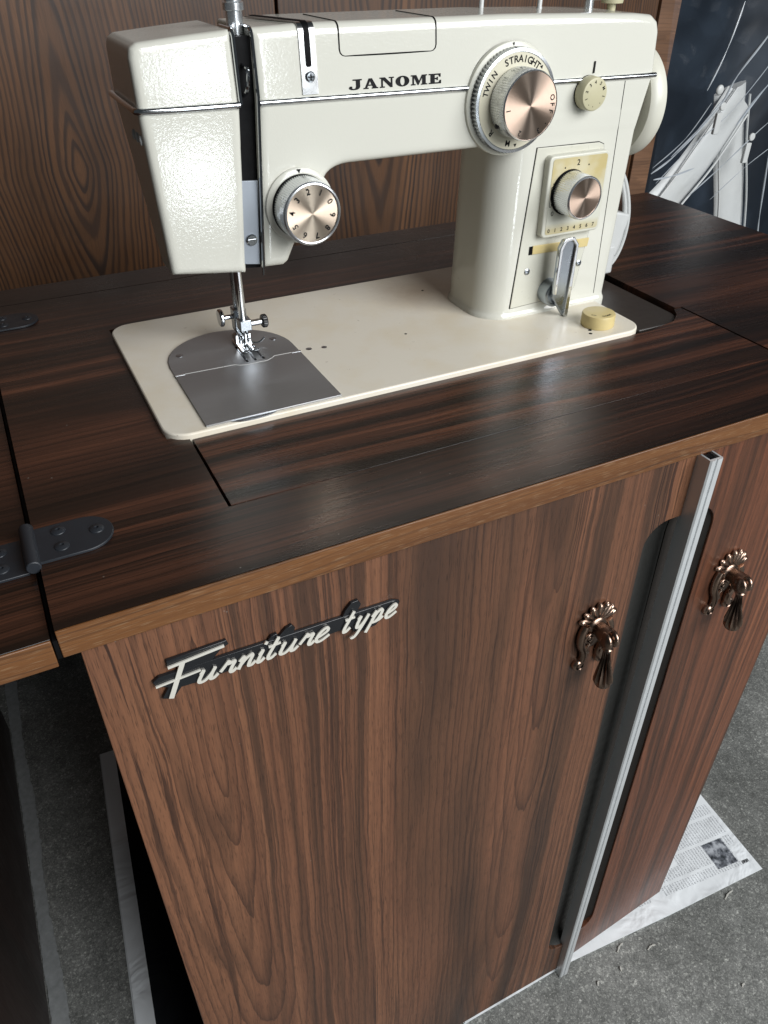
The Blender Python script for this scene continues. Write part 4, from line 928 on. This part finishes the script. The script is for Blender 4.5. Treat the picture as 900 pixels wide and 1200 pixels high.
# ------------------------------------------------------------------ newspapers under the cabinet
def news_mat(name, org, ang, kind):
    n = NT(name); c = n.xyz()
    dx_, dy_ = n.math('SUBTRACT', c[0], org[0]/1000), n.math('SUBTRACT', c[1], org[1]/1000)
    ca, sa = math.cos(ang), math.sin(ang)
    u = n.math('MULTIPLY', n.math('ADD', n.math('MULTIPLY', dx_, ca), n.math('MULTIPLY', dy_, sa)), 1000.0)
    v = n.math('MULTIPLY', n.math('SUBTRACT', n.math('MULTIPLY', dy_, ca), n.math('MULTIPLY', dx_, sa)), 1000.0)
    def inside(s, a, b): return n.math('MULTIPLY', n.math('GREATER_THAN', s, a), n.math('LESS_THAN', s, b))
    rect = lambda u0, u1, v0, v1: n.math('MULTIPLY', inside(u, u0, u1), inside(v, v0, v1))
    base = n.mix(n.noise(n.co, 9, 4), (0.70, 0.73, 0.75), (0.78, 0.80, 0.81))
    if kind == 'text':
        g = n.noise(n.comb(n.math('MULTIPLY', u, 0.75), n.math('MULTIPLY', v, 0.75), 0.0), 1.0, 1)
        row = n.math('PINGPONG', u, 2.3)
        ln = n.math('MULTIPLY', n.math('GREATER_THAN', row, 1.0), n.map(g, 0.42, 0.60, 0.0, 0.8))
        cm = n.math('PINGPONG', n.math('ADD', v, 3.0), 17.0)
        cidn = n.math('FLOOR', n.math('DIVIDE', n.math('ADD', v, 20.0), 34.0)); ridn = n.math('FLOOR', n.math('DIVIDE', u, 23.0))
        blk = n.math('MULTIPLY', n.math('GREATER_THAN', cm, 2.2), n.math('GREATER_THAN', n.noise(n.comb(n.math('MULTIPLY', cidn, 3.3), n.math('MULTIPLY', ridn, 2.7), 4.0), 1.0, 0), 0.42))
        area_ = n.math('MULTIPLY', inside(u, -400, -8), inside(v, 16, 118))
        photo = rect(-62, -26, 22, 62)
        txt = n.math('MULTIPLY', n.math('MULTIPLY', ln, area_), n.math('MULTIPLY', blk, n.math('SUBTRACT', 1.0, photo)))
        pic = n.ramp(n.noise(n.comb(n.math('MULTIPLY', u, 0.09), n.math('MULTIPLY', v, 0.07), 2.0), 1.0, 4, 0.6), [(0.38, (0.03, 0.035, 0.04)), (0.5, (0.14, 0.15, 0.17)), (0.62, (0.42, 0.44, 0.47))])
        cap = n.math('MULTIPLY', rect(-22, -10, 16, 21), n.map(g, .35, .45, 0, 1))
        col = n.mix(txt, base, (0.20, 0.21, 0.23)); col = n.mix(photo, col, pic); col = n.mix(cap, col, (0.02, 0.02, 0.022))
    else:
        col = n.mix(n.math('MULTIPLY', n.math('GREATER_THAN', u, 23.0), n.map(v, 330, 420, 1.0, 0.96)), base, (0.006, 0.007, 0.009))
    n.bump(n.noise(n.co, 14, 3, 0.5, 1.2), 0.6, 0.012)
    return n.set(Base_Color=col, Roughness=0.8, **{'Specular_IOR_Level': 0.2})
def paper(name, poly, layers, label, kind, org, ang):
    t = thing(name, label, 'newspaper', (poly[0][0], poly[0][1], -FLOOR), 'newspapers under the cabinet')
    mm = news_mat('printed_'+kind, (org[0]-poly[0][0], org[1]-poly[0][1]), ang, kind)
    rr = random.Random(3)
    for k in range(layers):
        bm = nb(); j = [(x+(rr.uniform(-3, 1.0) if k < layers-1 else 0), y+(rr.uniform(-.2, 2.5) if k < layers-1 else 0)) for x, y in poly]
        prism(bm, j, -FLOOR+.4+k*1.5, -FLOOR+1.3+k*1.5); obj('sheet', bm, mm if k == layers-1 else M['paper'], t, angle=0)
    return t
paper('newspaper', [(708, -206), (717, -75), (735, 330), (260, 330), (205, -184), (290, -184.5), (368, -184), (540, -196)], 3, 'printed newspaper sheet with a small photo under the right front corner of the cabinet', 'text', (708, -206), R(-2)+math.atan2(131, 9)-math.pi/2)
paper('newspaper', [(-171, 4), (-137, 440), (180, 420), (170, -120), (-175, -150), (-177, -60)], 2, 'newspaper with white margin and solid black page under the left side of the cabinet', 'dark', (-171, 4), math.atan2(436, 34)-math.pi/2)
# pale mortar strip on the floor along the support board, scattered chips
bm = nb(); pts = []
rr = random.Random(5)
L = [(-268+rr.uniform(-1, 1), y) for y in range(-140, 700, 6)]; Q = [(-249+rr.uniform(-1.6, 1.6)+2*math.sin(y*.021), y) for y in range(-140, 700, 6)][::-1]
prism(bm, L+Q, -FLOOR-1, -FLOOR+2.6)
t = obj('mortar_strip', bm, M['mortar'], base=(-258, 200, -FLOOR), angle=0); t['kind'] = 'structure'
for k, (px, py, a, l) in enumerate(((484, -218, 4, 7), (445, -199, 24, 8), (428, -221, 60, 3), (635, -212, 14, 10), (389, -222, 40, 3), (560, -310, 15, 3))):
    bm = nb(); tube(bm, smooth_path([(px-l*math.cos(R(a)), py-l*math.sin(R(a)), -FLOOR+1), (px, py+1.5, -FLOOR+2), (px+l*math.cos(R(a)), py+l*math.sin(R(a)), -FLOOR+1)], 4), [0.9 if (i % 3) else 1.5 for i in range(9)], 6, flat=.5)
    t = obj('floor_chip', bm, M['debris'], base=(px, py, -FLOOR))
    t['label'] = ['pale curled chip on the concrete in front of the newspaper edge', 'long pale sliver on the concrete nearest the cabinet doors', 'tiny pale chip on the concrete in front of the metal strip', 'thin sliver beside the lower edge of the newspaper near its corner', 'small pale crumb at the foot of the metal strip', 'pale crumb farthest out on the open concrete'][k]
    t['category'] = 'debris'; t['group'] = 'chips on the concrete floor'
